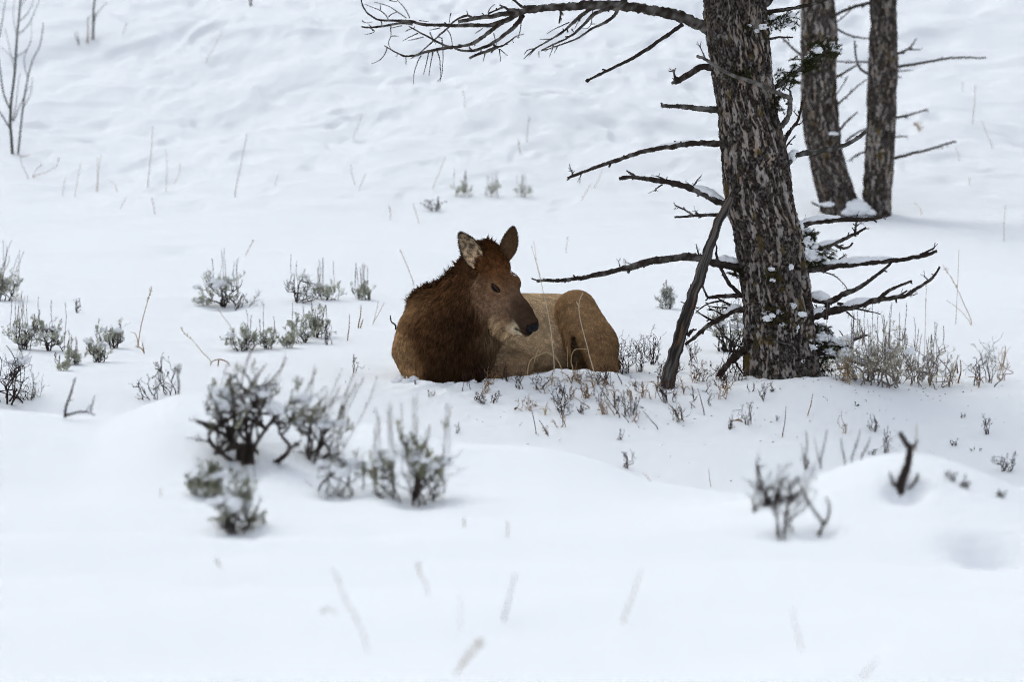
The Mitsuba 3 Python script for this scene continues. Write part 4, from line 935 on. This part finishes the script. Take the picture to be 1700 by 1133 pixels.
# ---- the blurred sagebrush in front
sage(408, 768, 186, 160, 'largest sagebrush in front, snow clotted, on the left drift', 11, stems=7, stalks=9, stalk_h=1.12, snow=18, col=DK, gnarl=.55, leaf=.62, leaf_from=.36, thick=1.25, base_spread=.12, sprigs=1, leaf_len=.036, stalk_lean=.25)
sage(520, 764, 105, 95, 'sagebrush right of the largest one, with tall stalks leaning right', 12, stems=7, stalks=14, stalk_h=1.4, snow=10, col=DK, lean=.25, stalk_lean=.45, leaf=.5, leaf_len=.034, leaf_from=.35, thick=1.2)
sage(345, 829, 62, 62, 'small round sagebrush buried in snow, left of and below the largest one', 13, stems=6, snow=20, col=DK, leaf=.6, leaf_len=.034)
sage(398, 888, 100, 82, 'lowest sagebrush of the left drift, dark foot and snowy top', 14, stems=7, stalks=2, stalk_h=1.15, snow=24, col=DK, leaf=.6, thick=1.3, leaf_len=.034)
sage(563, 826, 86, 86, 'sparse bent sagebrush with black stems, nearly leafless, between two leafy ones', 15, stems=5, leaf=.15, snow=10, thick=1.2, col=DK, gnarl=.7, upright=.2)
sage(684, 836, 128, 128, 'olive sagebrush with thin upright stalks, rightmost on the left drift', 16, stems=8, stalks=14, stalk_h=1.35, snow=18, col=(.235, .235, .145), leaf=.6, leaf_from=.3, leaf_len=.036, base_spread=.22)
# ---- sharper sagebrush behind
sage(372, 511, 72, 84, 'tree-shaped sagebrush with one dark trunk and snowy crown, in the middle left', 21, stems=6, stalks=6, stalk_h=1.35, snow=14, base_spread=.03, gnarl=.3)
sage(338, 508, 14, 34, 'low snow capped sage cushion at the left foot of the tree-shaped one', 22, stems=4, snow=4)
sage(398, 512, 34, 50, 'bare black side shoot right of the tree-shaped sagebrush', 23, stems=4, leaf=0, lean=1.2, gnarl=.6)
sage(498, 501, 58, 48, 'twiggy dark sagebrush left of two tall-spiked ones', 24, stems=5, leaf=.12, stalks=2, stalk_h=1.3, gnarl=.6)
sage(540, 498, 34, 44, 'small green sagebrush with one thick flower spike', 25, stems=6, stalks=6, stalk_h=2.0, upright=.9)
sage(603, 498, 30, 44, 'small sagebrush with a bundle of flower spikes, nearest the animal on that row', 26, stems=6, stalks=9, stalk_h=2.1, upright=.9)
sage(404, 583, 46, 56, 'pale sagebrush half hidden behind the largest front one', 27, stems=7, stalks=3, stalk_h=1.7, snow=3)
sage(444, 580, 36, 36, 'pale sagebrush with one dark spike behind the largest front one', 28, stems=5, stalks=2, stalk_h=1.6, leaf=.8)
sage(480, 578, 26, 30, 'low tuft of sage between the pale clumps', 29, stems=5, leaf=.9)
sage(503, 570, 46, 40, 'grey sagebrush with orange dead leaves at its foot', 30, stems=6, stalks=2, stalk_h=1.4)
sage(527, 561, 48, 38, 'upright grey sagebrush, rightmost of the pale clumps', 31, stems=7, upright=.9, stalks=3, stalk_h=1.2)
sage(82, 583, 66, 52, 'sagebrush with forked dark stem at the left edge, right of its twin', 32, stems=5, stalks=4, stalk_h=1.3, snow=6, base_spread=.04)
sage(42, 581, 62, 58, 'snowy sagebrush with tall grey stalks near the left edge', 33, stems=7, stalks=9, stalk_h=1.6, snow=8, gnarl=.2)
sage(4, 500, 56, 52, 'sagebrush cut by the left edge, highest of that side', 34, stems=7, stalks=9, stalk_h=1.75, snow=5, stalk_lean=.2)
sage(163, 602, 56, 36, 'sagebrush with upright leafy shoots on a small rise at the left', 35, stems=5, snow=4, upright=.9)
sage(190, 579, 52, 36, 'leafy sagebrush with pointed top behind the small rise', 36, stems=5, snow=4, upright=.9)
sage(122, 606, 30, 28, 'small sagebrush with thin straws, left of the leafy shoots', 37, stems=5, stalks=5, stalk_h=1.9)
sage(107, 616, 14, 16, 'tiny sage tuft in the dip at the left', 38, stems=3)
sage(768, 327, 24, 36, 'far sagebrush left of three behind the animal', 41, stems=3, leaf=0.55, stalks=6, base_spread=.35, stalk_h=2.0, leaf_len=.04, group='far sagebrush row')
sage(816, 327, 26, 32, 'far sagebrush middle of three behind the animal', 42, stems=3, leaf=0.5, stalks=6, base_spread=.35, stalk_h=1.7, leaf_len=.04, group='far sagebrush row')
sage(868, 328, 22, 30, 'far sagebrush right of three behind the animal, thin', 43, stems=3, leaf=0.3, stalks=6, base_spread=.35, stalk_h=1.9, leaf_len=.04, group='far sagebrush row')
sage(1107, 513, 36, 26, 'pale frosted sage tuft in open snow left of the leaning pole', 44, stems=6, stalks=4, stalk_h=1.3, col=(.46, .47, .42), snow=3)
sage(1213, 584, 84, 62, 'snow dusted sagebrush behind the big trunk', 45, stems=8, snow=12, stalks=3, stalk_h=1.3)
sage(1452, 638, 100, 110, 'dense grey sagebrush right of the big trunk', 46, stems=15, stalks=22, stalk_h=1.35, snow=5, upright=.6, base_spread=.42, gnarl=.5, stem_mat='m_stem_pale', leaf=1.3, leaf_len=.022, thick=.75, col=(.52, .485, .38))
sage(1530, 640, 78, 120, 'thin twiggy sagebrush at the right of the dense grey one', 47, stems=14, stalks=20, stalk_h=1.35, snow=2, upright=.6, base_spread=.45, gnarl=.5, stem_mat='m_stem_pale', leaf=.6, leaf_len=.022, thick=.7, col=(.52, .485, .38))
# ---- bare shrubs
sage(12, 670, 128, 110, 'leafless dark shrub with crooked stems and snowy foot at the left edge', 51, stems=5, leaf=0, snow=8, gnarl=.45, upright=.5, thick=.75, base_spread=.1, catw='shrub', group=None)
sage(48, 664, 66, 60, 'tangle of thin dead twigs at the right foot of the dark edge shrub', 52, stems=4, leaf=0, gnarl=.5, thick=.6, catw='shrub', group=None)
twigs(288, 656, 66, 50, 'dark bare shrub rising behind the left drift', 61, 7, 1.4, 4, 'm_stem', name='bare_shrub', catw='shrub', group=None, lean=-.1)
twigs(258, 664, 40, 50, 'lower bare shrub with fine twigs, left of the dark one', 62, 8, 1.0, 4, 'm_stem', name='bare_shrub', catw='shrub', group=None, lean=-.4)
stick([(297, 604), (295, 622), (297, 640), (296, 655)], 'upright black twig with a forked tip beside the bare shrub', 63, 2.2, [([(301, 605), (298, 620)], 1.6), ([(291, 606), (295, 620)], 1.4)])
stick([(125, 628), (117, 655), (108, 686)], 'black forked stick lying half buried on the left drift', 64, 2.6, [([(158, 690), (135, 684), (118, 688), (108, 690)], 2.6), ([(157, 658), (150, 684)], 1.7), ([(150, 672), (141, 686)], 1.4), ([(122, 650), (116, 657)], 1), ([(124, 664), (114, 666)], 1)], Y=float(ground(108, 698)[1]))
twigs(721, 351, 24, 38, 'small dark twiggy bush on the far slope behind the animal', 65, 9, 1.2, 4, 'm_stem', name='bare_shrub', catw='shrub', group=None)
twigs(1296, 893, 165, 96, 'blurred bare shrub left of the round snow mound', 66, 7, 3.0, 4, 'm_stem', name='bare_shrub', catw='shrub', group=None)
k_ = sage(1285, 838, 66, 84, 'knot of dark stems in the middle of the blurred bare shrub', 67, stems=5, leaf=0, thick=1.7, gnarl=.7, catw='shrub', group=None)
stick([(1322, 790), (1336, 822), (1352, 850), (1366, 872), (1358, 894)], 'blurred bowed stick arching against the round mound', 68, 3.4, [([(1371, 826), (1377, 845), (1368, 872)], 3.4), ([(1378, 838), (1374, 860), (1366, 872)], 2.4)])
stick([(1494, 718), (1503, 735), (1511, 746), (1508, 768), (1500, 792), (1494, 815)], 'forked black stump in a hollow on top of the round mound', 69, 9.5, [([(1524, 731), (1518, 740), (1511, 746)], 4), ([(1524, 786), (1520, 800), (1508, 814)], 5), ([(1477, 784), (1482, 800), (1490, 814)], 4)], name='stump', catw='stump', r1=.42)
for k, (q, fk, a) in enumerate([([(1338, 716), (1340, 740), (1336, 768)], [(1330, 736), (1336, 766)], 'leftmost'), ([(1373, 714), (1368, 740), (1362, 770)], [(1352, 728), (1360, 768)], 'second'), ([(1396, 728), (1398, 745), (1402, 764)], [(1398, 742), (1401, 760)], 'third'),
                           ([(1428, 714), (1422, 740), (1414, 762)], [(1421, 734), (1416, 758)], 'fourth'), ([(1445, 726), (1438, 745), (1430, 760)], [(1440, 738), (1432, 756)], 'rightmost')]):
    stick(q, f'blurred upright shoot behind the round mound, {a} of the row', 70 + k, 1.7, [(fk, 1.3)], 'm_stem_grey', name='shoot', catw='twig', group='blurred shoots along the mound', Y=19.4)
for k, (px, py) in enumerate([(1583, 800), (1600, 812), (1660, 826)]):
    twigs(px, py, 16, 22, ['small dark sprig on the right slope of the round mound', 'curled sprig just below the small dark one on the mound', 'sprig at the right edge of the mound'][k], 78 + k, 5, 2.4, 2, 'm_stem', group=None)
# ---- saplings on the far left slope
def sapling(label, seed, stems, mat='m_bark_young'):
    key = thing('sapling', label, 'sapling'); Y = ground(*stems[0][0][0])[1]; s = Y / F; rng = np.random.default_rng(seed)
    for pts, r0, r1 in stems:
        w = np.array([P(x, y, Y + rng.normal(0, .05)) for x, y in pts]); w[0, 2] -= .05 if pts is stems[0][0] else 0
        p = resample(w, .03); part(key, 'stem', tube(p, np.linspace(r0, r1, len(p)) * s * .8, 8, .05, seed, 5), mat, smooth=True)
    return key
scene['m_bark_young'] = diffuse(.045, .045, .038)
sapling('many stemmed leafless sapling in the upper left corner', 81, [
    ([(21, 256), (19, 230), (17, 205), (18, 178), (24, 125), (28, 65), (34, 0), (38, -60)], 3.2, 1.6), ([(30, 256), (34, 215), (37, 187), (46, 130), (54, 100), (67, 72), (72, 38)], 2.2, .9),
    ([(17, 182), (5, 150), (0, 112), (-8, 60)], 1.9, 1), ([(17, 214), (0, 186), (-10, 170)], 1.8, 1.1), ([(22, 202), (32, 178), (40, 160), (44, 150)], 1.4, .7), ([(20, 200), (27, 170), (30, 140), (34, 120)], 1.2, .6),
    ([(27, 93), (42, 84), (52, 66)], 1.1, .5), ([(32, 56), (46, 42), (58, 18), (66, 0)], 1.2, .5), ([(34, 34), (48, 18), (56, 0)], 1.2, .5), ([(36, 8), (46, -8)], 1.0, .5), ([(46, 128), (40, 100), (52, 60), (52, 30)], 1.0, .4),
    ([(38, 178), (52, 150), (54, 128)], 1.0, .5), ([(42, 150), (53, 142)], .9, .5), ([(0, 60), (5, 25), (9, 0)], 1.3, .7), ([(25, 120), (8, 45)], .8, .4), ([(26, 100), (2, 78)], .8, .4), ([(28, 60), (22, 20), (24, 0)], .8, .4)])
sapling('thin leafless sapling with a side shoot, right of the many stemmed one', 82, [([(153, 72), (155, 42), (155, 20), (157, 0), (158, -40)], 2.6, 1.6), ([(155, 40), (163, 20), (178, 4)], 1.1, .6), ([(156, 30), (160, 18)], .8, .5)])
stick([(145, 30), (146, 50), (145, 72)], 'brownish dead stem close to the thin sapling', 83, 1.5, [([(149, 24), (146, 32)], 1.2)], 'm_straw_brown', name='dead_stalk', catw='stalk')
stick([(123, 52), (127, 64), (131, 75)], 'short paired stems left of the thin sapling', 84, 1.0, [([(128, 50), (131, 72)], 1.0)], 'm_stem_grey', name='dead_stalk', catw='stalk')
stick([(418, -6), (416, 2), (416, 9)], 'dark stub at the top edge of the picture, left of the long branch', 85, 2.4, (), 'm_stem', name='dead_stalk', catw='stalk')

# ---- twigs in the trampled snow
TW = [(718, 661, 16, 16, 'left of the animal, tiny, in front of its chest', 4), (737, 634, 26, 34, 'against the dark chest, lower left', 6), (768, 634, 30, 30, 'against the dark chest, in its middle', 6), (800, 636, 30, 28, 'against the dark chest, right end', 6),
      (834, 640, 36, 40, 'below the muzzle, grey and fine', 8), (793, 668, 22, 22, 'in front of the chest, alone', 4), (862, 652, 40, 34, 'below the folded leg', 7), (897, 652, 34, 34, 'left of the grass tuft', 8), (875, 683, 24, 40, 'front row, beside dead leaves', 8),
      (935, 687, 30, 44, 'front row, spreading fan', 8), (994, 670, 30, 26, 'right of the grass tuft, leaning left', 7), (968, 664, 22, 30, 'right below the grass tuft', 6), (1042, 692, 40, 34, 'front row centre, upright', 8), (1057, 703, 22, 22, 'front row centre, low tan', 4),
      (1126, 701, 36, 30, 'below the leaning pole', 8), (1108, 668, 50, 62, 'dense, in front of the pole foot', 12), (1036, 622, 74, 40, 'against the haunch, tall and lacy', 10), (1062, 618, 60, 44, 'between haunch and pole, left', 10),
      (1085, 606, 62, 40, 'between haunch and pole, taller with berries', 10), (1098, 634, 40, 36, 'at the left of the pole foot', 8), (1150, 602, 46, 36, 'right of the pole, behind', 8), (1165, 634, 34, 50, 'between pole and trunk, low', 9),
      (1195, 632, 44, 44, 'between pole and trunk, with brown leaves', 9), (1222, 636, 40, 44, 'at the left root of the big trunk', 9), (1175, 676, 36, 22, 'in open snow below the trunk, pair of straight stems', 3), (1040, 778, 36, 30, 'alone in the hollow behind the front drift', 6),
      (1032, 732, 20, 12, 'short broken stems in the middle snow', 4), (1244, 706, 42, 46, 'below the big trunk, open fan', 7), (1212, 713, 24, 28, 'with a curl of grass, below the trunk', 5), (930, 711, 24, 30, 'left front row, low', 5), (1267, 665, 30, 26, 'on the mound left of the trunk base', 5),
      (1247, 652, 14, 18, 'tiny, touching the trunk base', 4), (1280, 652, 20, 16, 'on the snow lip before the trunk', 4), (1406, 721, 34, 28, 'on the smooth right slope, single stem', 4), (1452, 717, 26, 28, 'on the smooth right slope, low fan', 8), (1637, 721, 32, 24, 'on the smooth right slope, far right', 6),
      (1471, 754, 40, 20, 'just above the round mound, upright', 6), (1447, 756, 14, 34, 'just above the round mound, creeping', 5), (1674, 784, 36, 56, 'round bush of twigs at the right edge', 12), (1337, 780, 22, 22, 'left end of the round mound, sharp', 4), (1421, 676, 10, 14, 'tiny, with a seed, right of the trunk', 2),
      (1584, 741, 12, 34, 'lying flat on the right slope', 5), (1618, 750, 8, 26, 'lying flat, lower on the right slope', 4), (1600, 695, 16, 10, 'tiny, far right slope', 2), (129, 520, 28, 24, 'left snowfield, single fork', 5), (96, 604, 22, 20, 'left snowfield near the sage shoots', 4),
      (587, 620, 36, 24, 'left of the animal, standing alone', 4), (544, 573, 40, 16, 'dark upright stems right of the pale sage clumps', 6), (760, 720, 26, 26, 'on the lip of the front drift', 2), (1640, 636, 78, 50, 'right of the grey sagebrush, tallest', 9), (1664, 632, 50, 40, 'right of the grey sagebrush, near the edge', 6),
      (1618, 640, 44, 26, 'right of the grey sagebrush, nearest to it', 6), (1400, 634, 46, 60, 'under the lowest limb of the trunk', 12), (1366, 626, 30, 40, 'at the right root of the big trunk', 9), (1196, 176 + 470, 24, 40, 'in front of the trunk, at the snow lip', 8),
      (905, 722, 20, 18, 'front row, beside a pair of straws', 3), (690, 640, 10, 16, 'at the left end of the chest, tiny', 3), (1290, 700, 10, 10, 'tiny, in smooth snow below the trunk', 2), (1068, 660, 34, 40, 'middle of the trampled snow', 7), (1010, 640, 34, 34, 'below the haunch', 8), (960, 640, 26, 40, 'beneath the grass arcs', 8)]
for k, (px, py, h, w, where, n) in enumerate(TW):
    twigs(px, py, h, w, f'bare twig {where}', 500 + k, n, 1.0, 3 if n > 4 else 2, leaves=_r.integers(2, 6) if where.count('leaves') or k in (4, 15, 19, 21, 12) else 0, mat='m_straw_brown' if k in (8, 13, 11, 29, 33, 55, 58, 60, 61, 50, 52) else 'm_twig_red')
for k, (a, b, where) in enumerate([((995, 642), (1029, 695), 'longest, in the middle of the trampled snow'), ((1005, 668), (1020, 690), 'short, beside the longest'), ((1067, 682), (1092, 714), 'leaning left, right of the centre'), ((1031, 687), (1044, 703), 'short, centre'),
                                   ((951, 658), (979, 680), 'flat, left of the centre'), ((882, 680), (890, 722), 'upright, at the left of the trampled snow'), ((895, 698), (910, 725), 'tan, at the left of the trampled snow'), ((1013, 648), (1027, 684), 'second of the close pair in the middle'),
                                   ((1158, 645), (1169, 690), 'grey, below the gap between pole and trunk'), ((1018, 608), (1033, 642), 'brown, right of the haunch foot'), ((1349, 655), (1341, 692), 'thin, on the slope right of the trunk'), ((1305, 675), (1299, 727), 'thin, tall, on the slope below the trunk'), ((1100, 612), (1110, 645), 'tan, in front of the pole foot'), ((1148, 640), (1151, 660), 'stubby, right of the pole foot'),
                                   ((1621, 597), (1617, 641), 'dark, right of the grey sagebrush'), ((1670, 621), (1651, 643), 'leaning right at the right edge'), ((580, 522), (577, 566), 'grey, left of the animal'), ((1590, 590), (1580, 635), 'tan, at the right end of the thin sagebrush')]):
    stick([a, ((a[0] + b[0]) / 2 + 1, (a[1] + b[1]) / 2), b], f'straight bare stalk, {where}', 600 + k, .95, (), ['m_twig_red', 'm_straw_brown', 'm_stalk'][k % 3], name='bare_stalk', catw='stalk', group='straight stalks in the snow')
stick([(648, 524), (649, 533), (657, 542)], 'short curved black twig just left of the animal', 640, 1.6, (), 'm_stem', Y=30.3)

spots = []
for k in range(30):
    u_ = _r.random(); px_ = 770 + 470 * u_; py_ = 640 + _r.uniform(-4, 55) * (1 - .3 * abs(u_ - .5))
    if 1035 < px_ and _r.random() < .45: py_ = _r.uniform(612, 640)
    spots.append((px_, py_))
ORD = 'first second third fourth fifth sixth seventh eighth ninth tenth eleventh twelfth thirteenth fourteenth fifteenth'.split()
for half, side in ((sorted(spots)[:15], 'counted from the chest'), (sorted(spots)[15:][::-1], 'counted from the trunk')):
    for k, (px_, py_) in enumerate(half):
        twigs(px_, py_, _r.uniform(18, 44), _r.uniform(16, 40), f'fine bare twig between animal and big trunk, {ORD[k]} {side}', 900 + k, int(_r.integers(3, 8)), 1.0, 3, mat=['m_twig_red', 'm_twig_red', 'm_straw_brown'][k % 3], group='fine twigs scattered between animal and trunk', lean=_r.uniform(-.3, .3), name='fine_twig')
# ---- dry grass
grass([[(882, 408), (900, 476), (916, 561), (920, 614)]], 'tall thin grass stalk crossing in front of the muzzle', 701, .7, 14, 'm_straw_pale', Y=29.25, hair=.02)
grass([[(968, 487), (963, 496), (961, 508), (977, 585), (988, 634)], [(957, 502), (962, 510)]], 'tall grass stalk with a split tip in front of the haunch', 702, .9, 10, 'm_straw_pale', Y=29.25, head_len=.1, hair=.018)
grass([[(932, 612), (921, 592), (908, 585), (895, 590), (881, 598), (876, 618)], [(886, 606), (890, 590), (894, 580)], [(934, 626), (926, 600), (908, 586)]], 'arched straw blade left of the tuft in front of the flank', 703, .85, 0, 'm_straw', Y=29.25)
grass([[(977, 580), (965, 579), (956, 580), (949, 590), (948, 602), (951, 614)], [(960, 640), (952, 620), (950, 606)]], 'arched straw blade right of the tuft in front of the haunch', 704, .85, 0, 'm_straw', Y=29.25)
grass([[(930, 618), (940, 622), (948, 640)], [(965, 625), (955, 622), (948, 642)], [(928, 640), (938, 630), (946, 644)], [(958, 600), (953, 622), (946, 644)], [(969, 640), (958, 630), (950, 644)]], 'curled tan grass tuft in the trampled snow below the flank', 705, .85, 0, 'm_straw_brown', leaf=14, name='grass_tuft', catw='grass tuft')
grass([[(811, 609), (807, 622), (804, 634)]], 'short straw in front of the folded leg', 706, 1.0)
grass([[(941, 574), (942, 604)]], 'faint short straw against the flank', 707, .7, Y=29.3)
grass([[(250, 480), (247, 490), (240, 515), (233, 545), (229, 578)], [(216, 552), (224, 555), (229, 575)]], 'tall straw with a seed head in the left snowfield', 708, .9, 30, leaf=4, head_len=.25, hair=.03)
grass([[(237, 568), (240, 587)], [(226, 575), (234, 578), (240, 588)]], 'short brown straws right of the tall seed head', 709, 1.1, 0, 'm_straw_brown')
grass([[(334, 457), (355, 500), (370, 525), (383, 545)]], 'long slanting straw left of the pale sagebrush', 710, .6, 0, 'm_straw_pale')
grass([[(302, 545), (306, 553), (318, 563), (336, 585), (351, 604)]], 'slanting straw with a drooping golden head', 711, .7, 26, 'm_straw', head_len=.3, hair=.03)
grass([[(349, 607), (355, 599), (363, 597), (362, 608)], [(383, 610), (374, 600), (363, 597)]], 'small brown arched blade behind the left drift', 712, 1.2, 0, 'm_straw_brown')
grass([[(600, 508), (599, 522), (595, 545)], [(603, 530), (598, 545)]], 'reddish grass spike left of the animal', 713, 1.2, 22, 'm_straw_brown', head_len=.7, hair=.02)
grass([[(638, 503), (628, 522), (619, 540)], [(628, 500), (624, 520), (619, 540)]], 'pair of pale straws near the back of the animal', 714, .7, 8, 'm_straw_pale')
grass([[(664, 414), (670, 428), (680, 452), (687, 475)]], 'faint straw with a pale head above the withers', 715, .8, 24, 'm_straw_pale', hair=.025)
grass([[(200, 330), (180, 495)][:1] + [(178, 497), (192, 510)]], 'flat tan blade in the left snowfield', 716, 1.0, 0, 'm_straw_brown') if False else None
BG = [([(254, 210), (252, 250), (249, 275), (246, 311)], 'tallest at the far left, brown leaf at its foot', 1), ([(275, 248), (278, 270), (277, 300), (276, 319)], 'second tall one at the far left, drooping', 0), ([(409, 222), (402, 262), (397, 285), (390, 328)], 'tall, left of centre on the far bench', 1),
      ([(161, 262), (162, 290), (160, 320)], 'slim pair partner in the far left row', 0), ([(167, 258), (163, 290), (162, 318)], 'slim pair in the far left row', 0), ([(135, 270), (129, 300), (125, 326)], 'slanting, far left row', 0), ([(108, 295), (104, 326)], 'short, far left row', 0), ([(96, 262), (94, 274), (80, 284), (55, 296)], 'curved brown blade near the sapling', 1),
      ([(50, 259), (35, 262), (38, 275), (47, 296)], 'drooping beside the sapling foot', 1), ([(70, 274), (62, 280), (55, 296)], 'hooked brown, below the sapling', 1), ([(181, 300), (190, 305), (194, 319)], 'bushy, far left row', 0), ([(299, 272), (297, 290), (290, 305)], 'frosted sprig on the far left row', 0), ([(252, 329), (255, 340), (257, 356)], 'short spike below the tallest far left one', 1),
      ([(209, 327), (203, 340), (199, 348)], 'tiny leaning, below the far left row', 0), ([(582, 272), (584, 290), (589, 308)], 'thin, centre of the far slope', 0), ([(607, 288), (602, 300), (597, 316)], 'leaning right, centre of the far slope', 0), ([(740, 260), (730, 285), (719, 316)], 'long slanting, behind the animal', 0), ([(685, 338), (690, 352), (695, 371)], 'slanting left, above the neck', 0),
      ([(646, 343), (648, 352), (648, 364)], 'stubby, left above the ears', 1), ([(861, 232), (862, 246), (865, 258)], 'reddish, upper middle slope', 1), ([(879, 196), (876, 215), (875, 236)], 'feathery, upper middle slope', 1), ([(601, 188), (594, 210), (587, 230)], 'faint, upper left middle slope', 0), ([(980, 306), (973, 320), (966, 333)], 'left of pair, left of the trunk', 0),
      ([(1000, 280), (993, 300), (986, 313)], 'right of pair, left of the trunk', 0), ([(1619, 140), (1618, 170), (1615, 206)], 'tall feathery, right slope', 1), ([(1600, 133), (1598, 154)], 'dark short, right slope', 0), ([(1629, 200), (1640, 225), (1648, 248)], 'slanting, right slope', 0), ([(1587, 246), (1592, 268)], 'short, lower right slope', 0), ([(1608, 296), (1609, 306)], 'stub, lower right slope', 0),
      ([(1518, 338), (1526, 345), (1530, 357)], 'bent, right of the far pair of trunks', 0), ([(369, 52), (355, 80), (342, 105)], 'grey slanting, upper left slope', 0), ([(210, 38), (204, 58)], 'faint reddish, upper left slope', 1), ([(768, 150), (772, 180)], 'faint, below the drooping branch', 0), ([(463, 290), (457, 308)], 'small, left middle slope', 0), ([(1590, 414), (1588, 480), (1586, 538)], 'very thin upright, right snowfield', 0), ([(1538, 471), (1536, 540), (1535, 598)], 'very thin upright, above the grey sagebrush', 0),
      ([(1669, 340), (1666, 370), (1666, 400)], 'faint, right edge', 0), ([(420, 400), (414, 412), (408, 425)], 'small tan, left middle snowfield', 1), ([(943, 395), (940, 420)], 'faint, right of the ears', 0), ([(886, 400), (892, 440), (897, 466)], 'thin, right of the face', 0)]
for k, (pts, where, hd) in enumerate(BG):
    grass([pts], f'fine dry grass stem, {where}', 740 + k, .62, 18 if hd else 6, ['m_straw_pale', 'm_straw_brown'][hd], group='fine grass stems on the far snow', head_len=.35, hair=.03)
grass([[(1519, 207), (1525, 217)], [(1528, 203), (1525, 217)], [(1535, 209), (1525, 217)], [(1523, 200), (1525, 217)]], 'tan grass tuft on the right slope', 790, 1.1, 30, 'm_straw', leaf=5, name='grass_tuft', catw='grass tuft', hair=.05)
grass([[(1566, 441), (1575, 455), (1585, 471), (1600, 504), (1613, 540)]], 'long curved straw with a plume right of the limbs', 791, .8, 40, 'm_straw_pale', head_len=.4, hair=.035)
grass([[(1572, 499), (1590, 512), (1604, 526), (1612, 541)]], 'bowed straw below the long plumed one', 792, .6, 0, 'm_straw_pale')
grass([[(1670, 575), (1668, 598), (1662, 614)]], 'tan blade at the right edge above the twigs', 793, 1.2, 0, 'm_straw')
grass([[(1592, 597), (1594, 615), (1590, 636)], [(1586, 600), (1590, 620)]], 'pair of tan blades at the end of the thin sagebrush', 794, 1.4, 0, 'm_straw_brown')
grass([[(1128, 672), (1131, 684), (1132, 700)], [(1110, 672), (1118, 680), (1126, 696)]], 'tan blades below the leaning pole', 795, 1.3, 0, 'm_straw')
grass([[(1208, 709), (1216, 702), (1226, 698), (1234, 704)], [(1234, 706), (1224, 712), (1212, 712)]], 'coil of tan grass lying below the big trunk', 796, 1.6, 0, 'm_straw_brown')
grass([[(870, 742), (874, 738), (882, 740)], [(864, 745), (872, 737), (878, 744)]], 'small tan hooked blade behind the front drift', 797, 1.0, 0, 'm_straw_brown')
grass([[(1178, 780), (1179, 800), (1181, 812)]], 'faint straw in the hollow right of centre', 798, .8, 0, 'm_straw_pale')
grass([[(1066, 784), (1074, 792), (1079, 800)]], 'fallen straw on the edge of the front drift', 799, 1.0, 0, 'm_straw_pale')
for k, (px_, py_, h, where) in enumerate([(916, 640, 26, 'left of the curled tuft'), (985, 648, 30, 'right of the curled tuft'), (905, 690, 22, 'at the left of the trampled snow'), (1020, 660, 24, 'right below the haunch'), (1090, 650, 30, 'left of the pole foot'), (1135, 655, 26, 'right of the pole foot'),
                                    (1205, 655, 22, 'before the trunk'), (1545, 640, 40, 'in the thin sagebrush'), (1410, 640, 34, 'under the lowest limb'), (1625, 644, 36, 'beside the far right twigs'), (1575, 642, 34, 'at the end of the sagebrush'), (1000, 690, 18, 'in the middle of the trampled snow')]):
    a_ = _r.uniform(-.5, .5)
    grass([[(px_ + a_ * h, py_ - h), (px_ + a_ * h * .3, py_ - h * .6), (px_, py_)], [(px_ - h * .5, py_ - h * .5), (px_ - h * .2, py_ - h * .5), (px_, py_)], [(px_ + h * .4, py_ - h * .3), (px_ + h * .2, py_ - h * .5), (px_, py_)]], f'small tan grass tuft {where}', 830 + k, .9, 6, ['m_straw', 'm_straw_brown'][k % 2], leaf=4, name='grass_tuft', catw='grass tuft', hair=.02, group='small tan grass tufts')
# blurred straws close by
grass([[(555, 945), (565, 975), (573, 997), (590, 1025), (610, 1086)]], 'blurred grass with a long seed head, lower left foreground', 801, 0.96, 20, 'm_straw_pale', head_len=.62, hair=.026)
grass([[(536, 1018), (548, 1012), (558, 1022)]], 'blurred broken spikelet beside the long seed head', 802, 1.20, 10, 'm_straw_pale', hair=.025)
grass([[(692, 936), (698, 955), (708, 974), (712, 990)]], 'blurred pale seed head, middle foreground', 803, 0.72, 20, 'm_straw_pale', head_len=.8, hair=.028)
grass([[(855, 952), (846, 990), (837, 1030)]], 'blurred leaning grey stem, middle foreground', 804, 1.44, 0, 'm_stalk')
grass([[(1065, 945), (1050, 990), (1035, 1036)]], 'blurred leaning pale stem right of the grey one', 805, 1.44, 0, 'm_straw_pale')
grass([[(797, 1070), (780, 1085), (768, 1102), (757, 1122)]], 'blurred thick seed head at the bottom edge', 806, 1.08, 36, 'm_straw', head_len=.85, hair=.03)
grass([[(765, 982), (765, 1046)]], 'blurred faint upright stem in the foreground', 807, 0.84, 0, 'm_straw_pale')
grass([[(770, 861), (770, 876)]], 'blurred brown stub on the front drift', 808, 1.44, 0, 'm_straw_brown')
grass([[(842, 868), (842, 895)]], 'blurred tan stub right of the brown stub', 809, 1.20, 8, 'm_straw', hair=.018)
grass([[(360, 930), (366, 942)]], 'blurred tan scrap below the lowest sagebrush', 810, 1.44, 8, 'm_straw', hair=.018)
grass([[(1313, 1010), (1320, 1045), (1329, 1079)]], 'blurred pale stem, right foreground', 811, 1.20, 0, 'm_straw_pale')
grass([[(1457, 1099), (1445, 1112), (1432, 1130)]], 'blurred reddish stem at the lower right', 812, 1.20, 0, 'm_straw_brown')
grass([[(1522, 704), (1521, 722), (1520, 740)]], 'blurred straw beside the forked stump', 813, 1.44, 0, 'm_straw', Y=17.9)
grass([[(270, 810), (268, 826)]], 'blurred tan stub left of the small round sagebrush', 814, 0.96, 6, 'm_straw_pale', hair=.02)
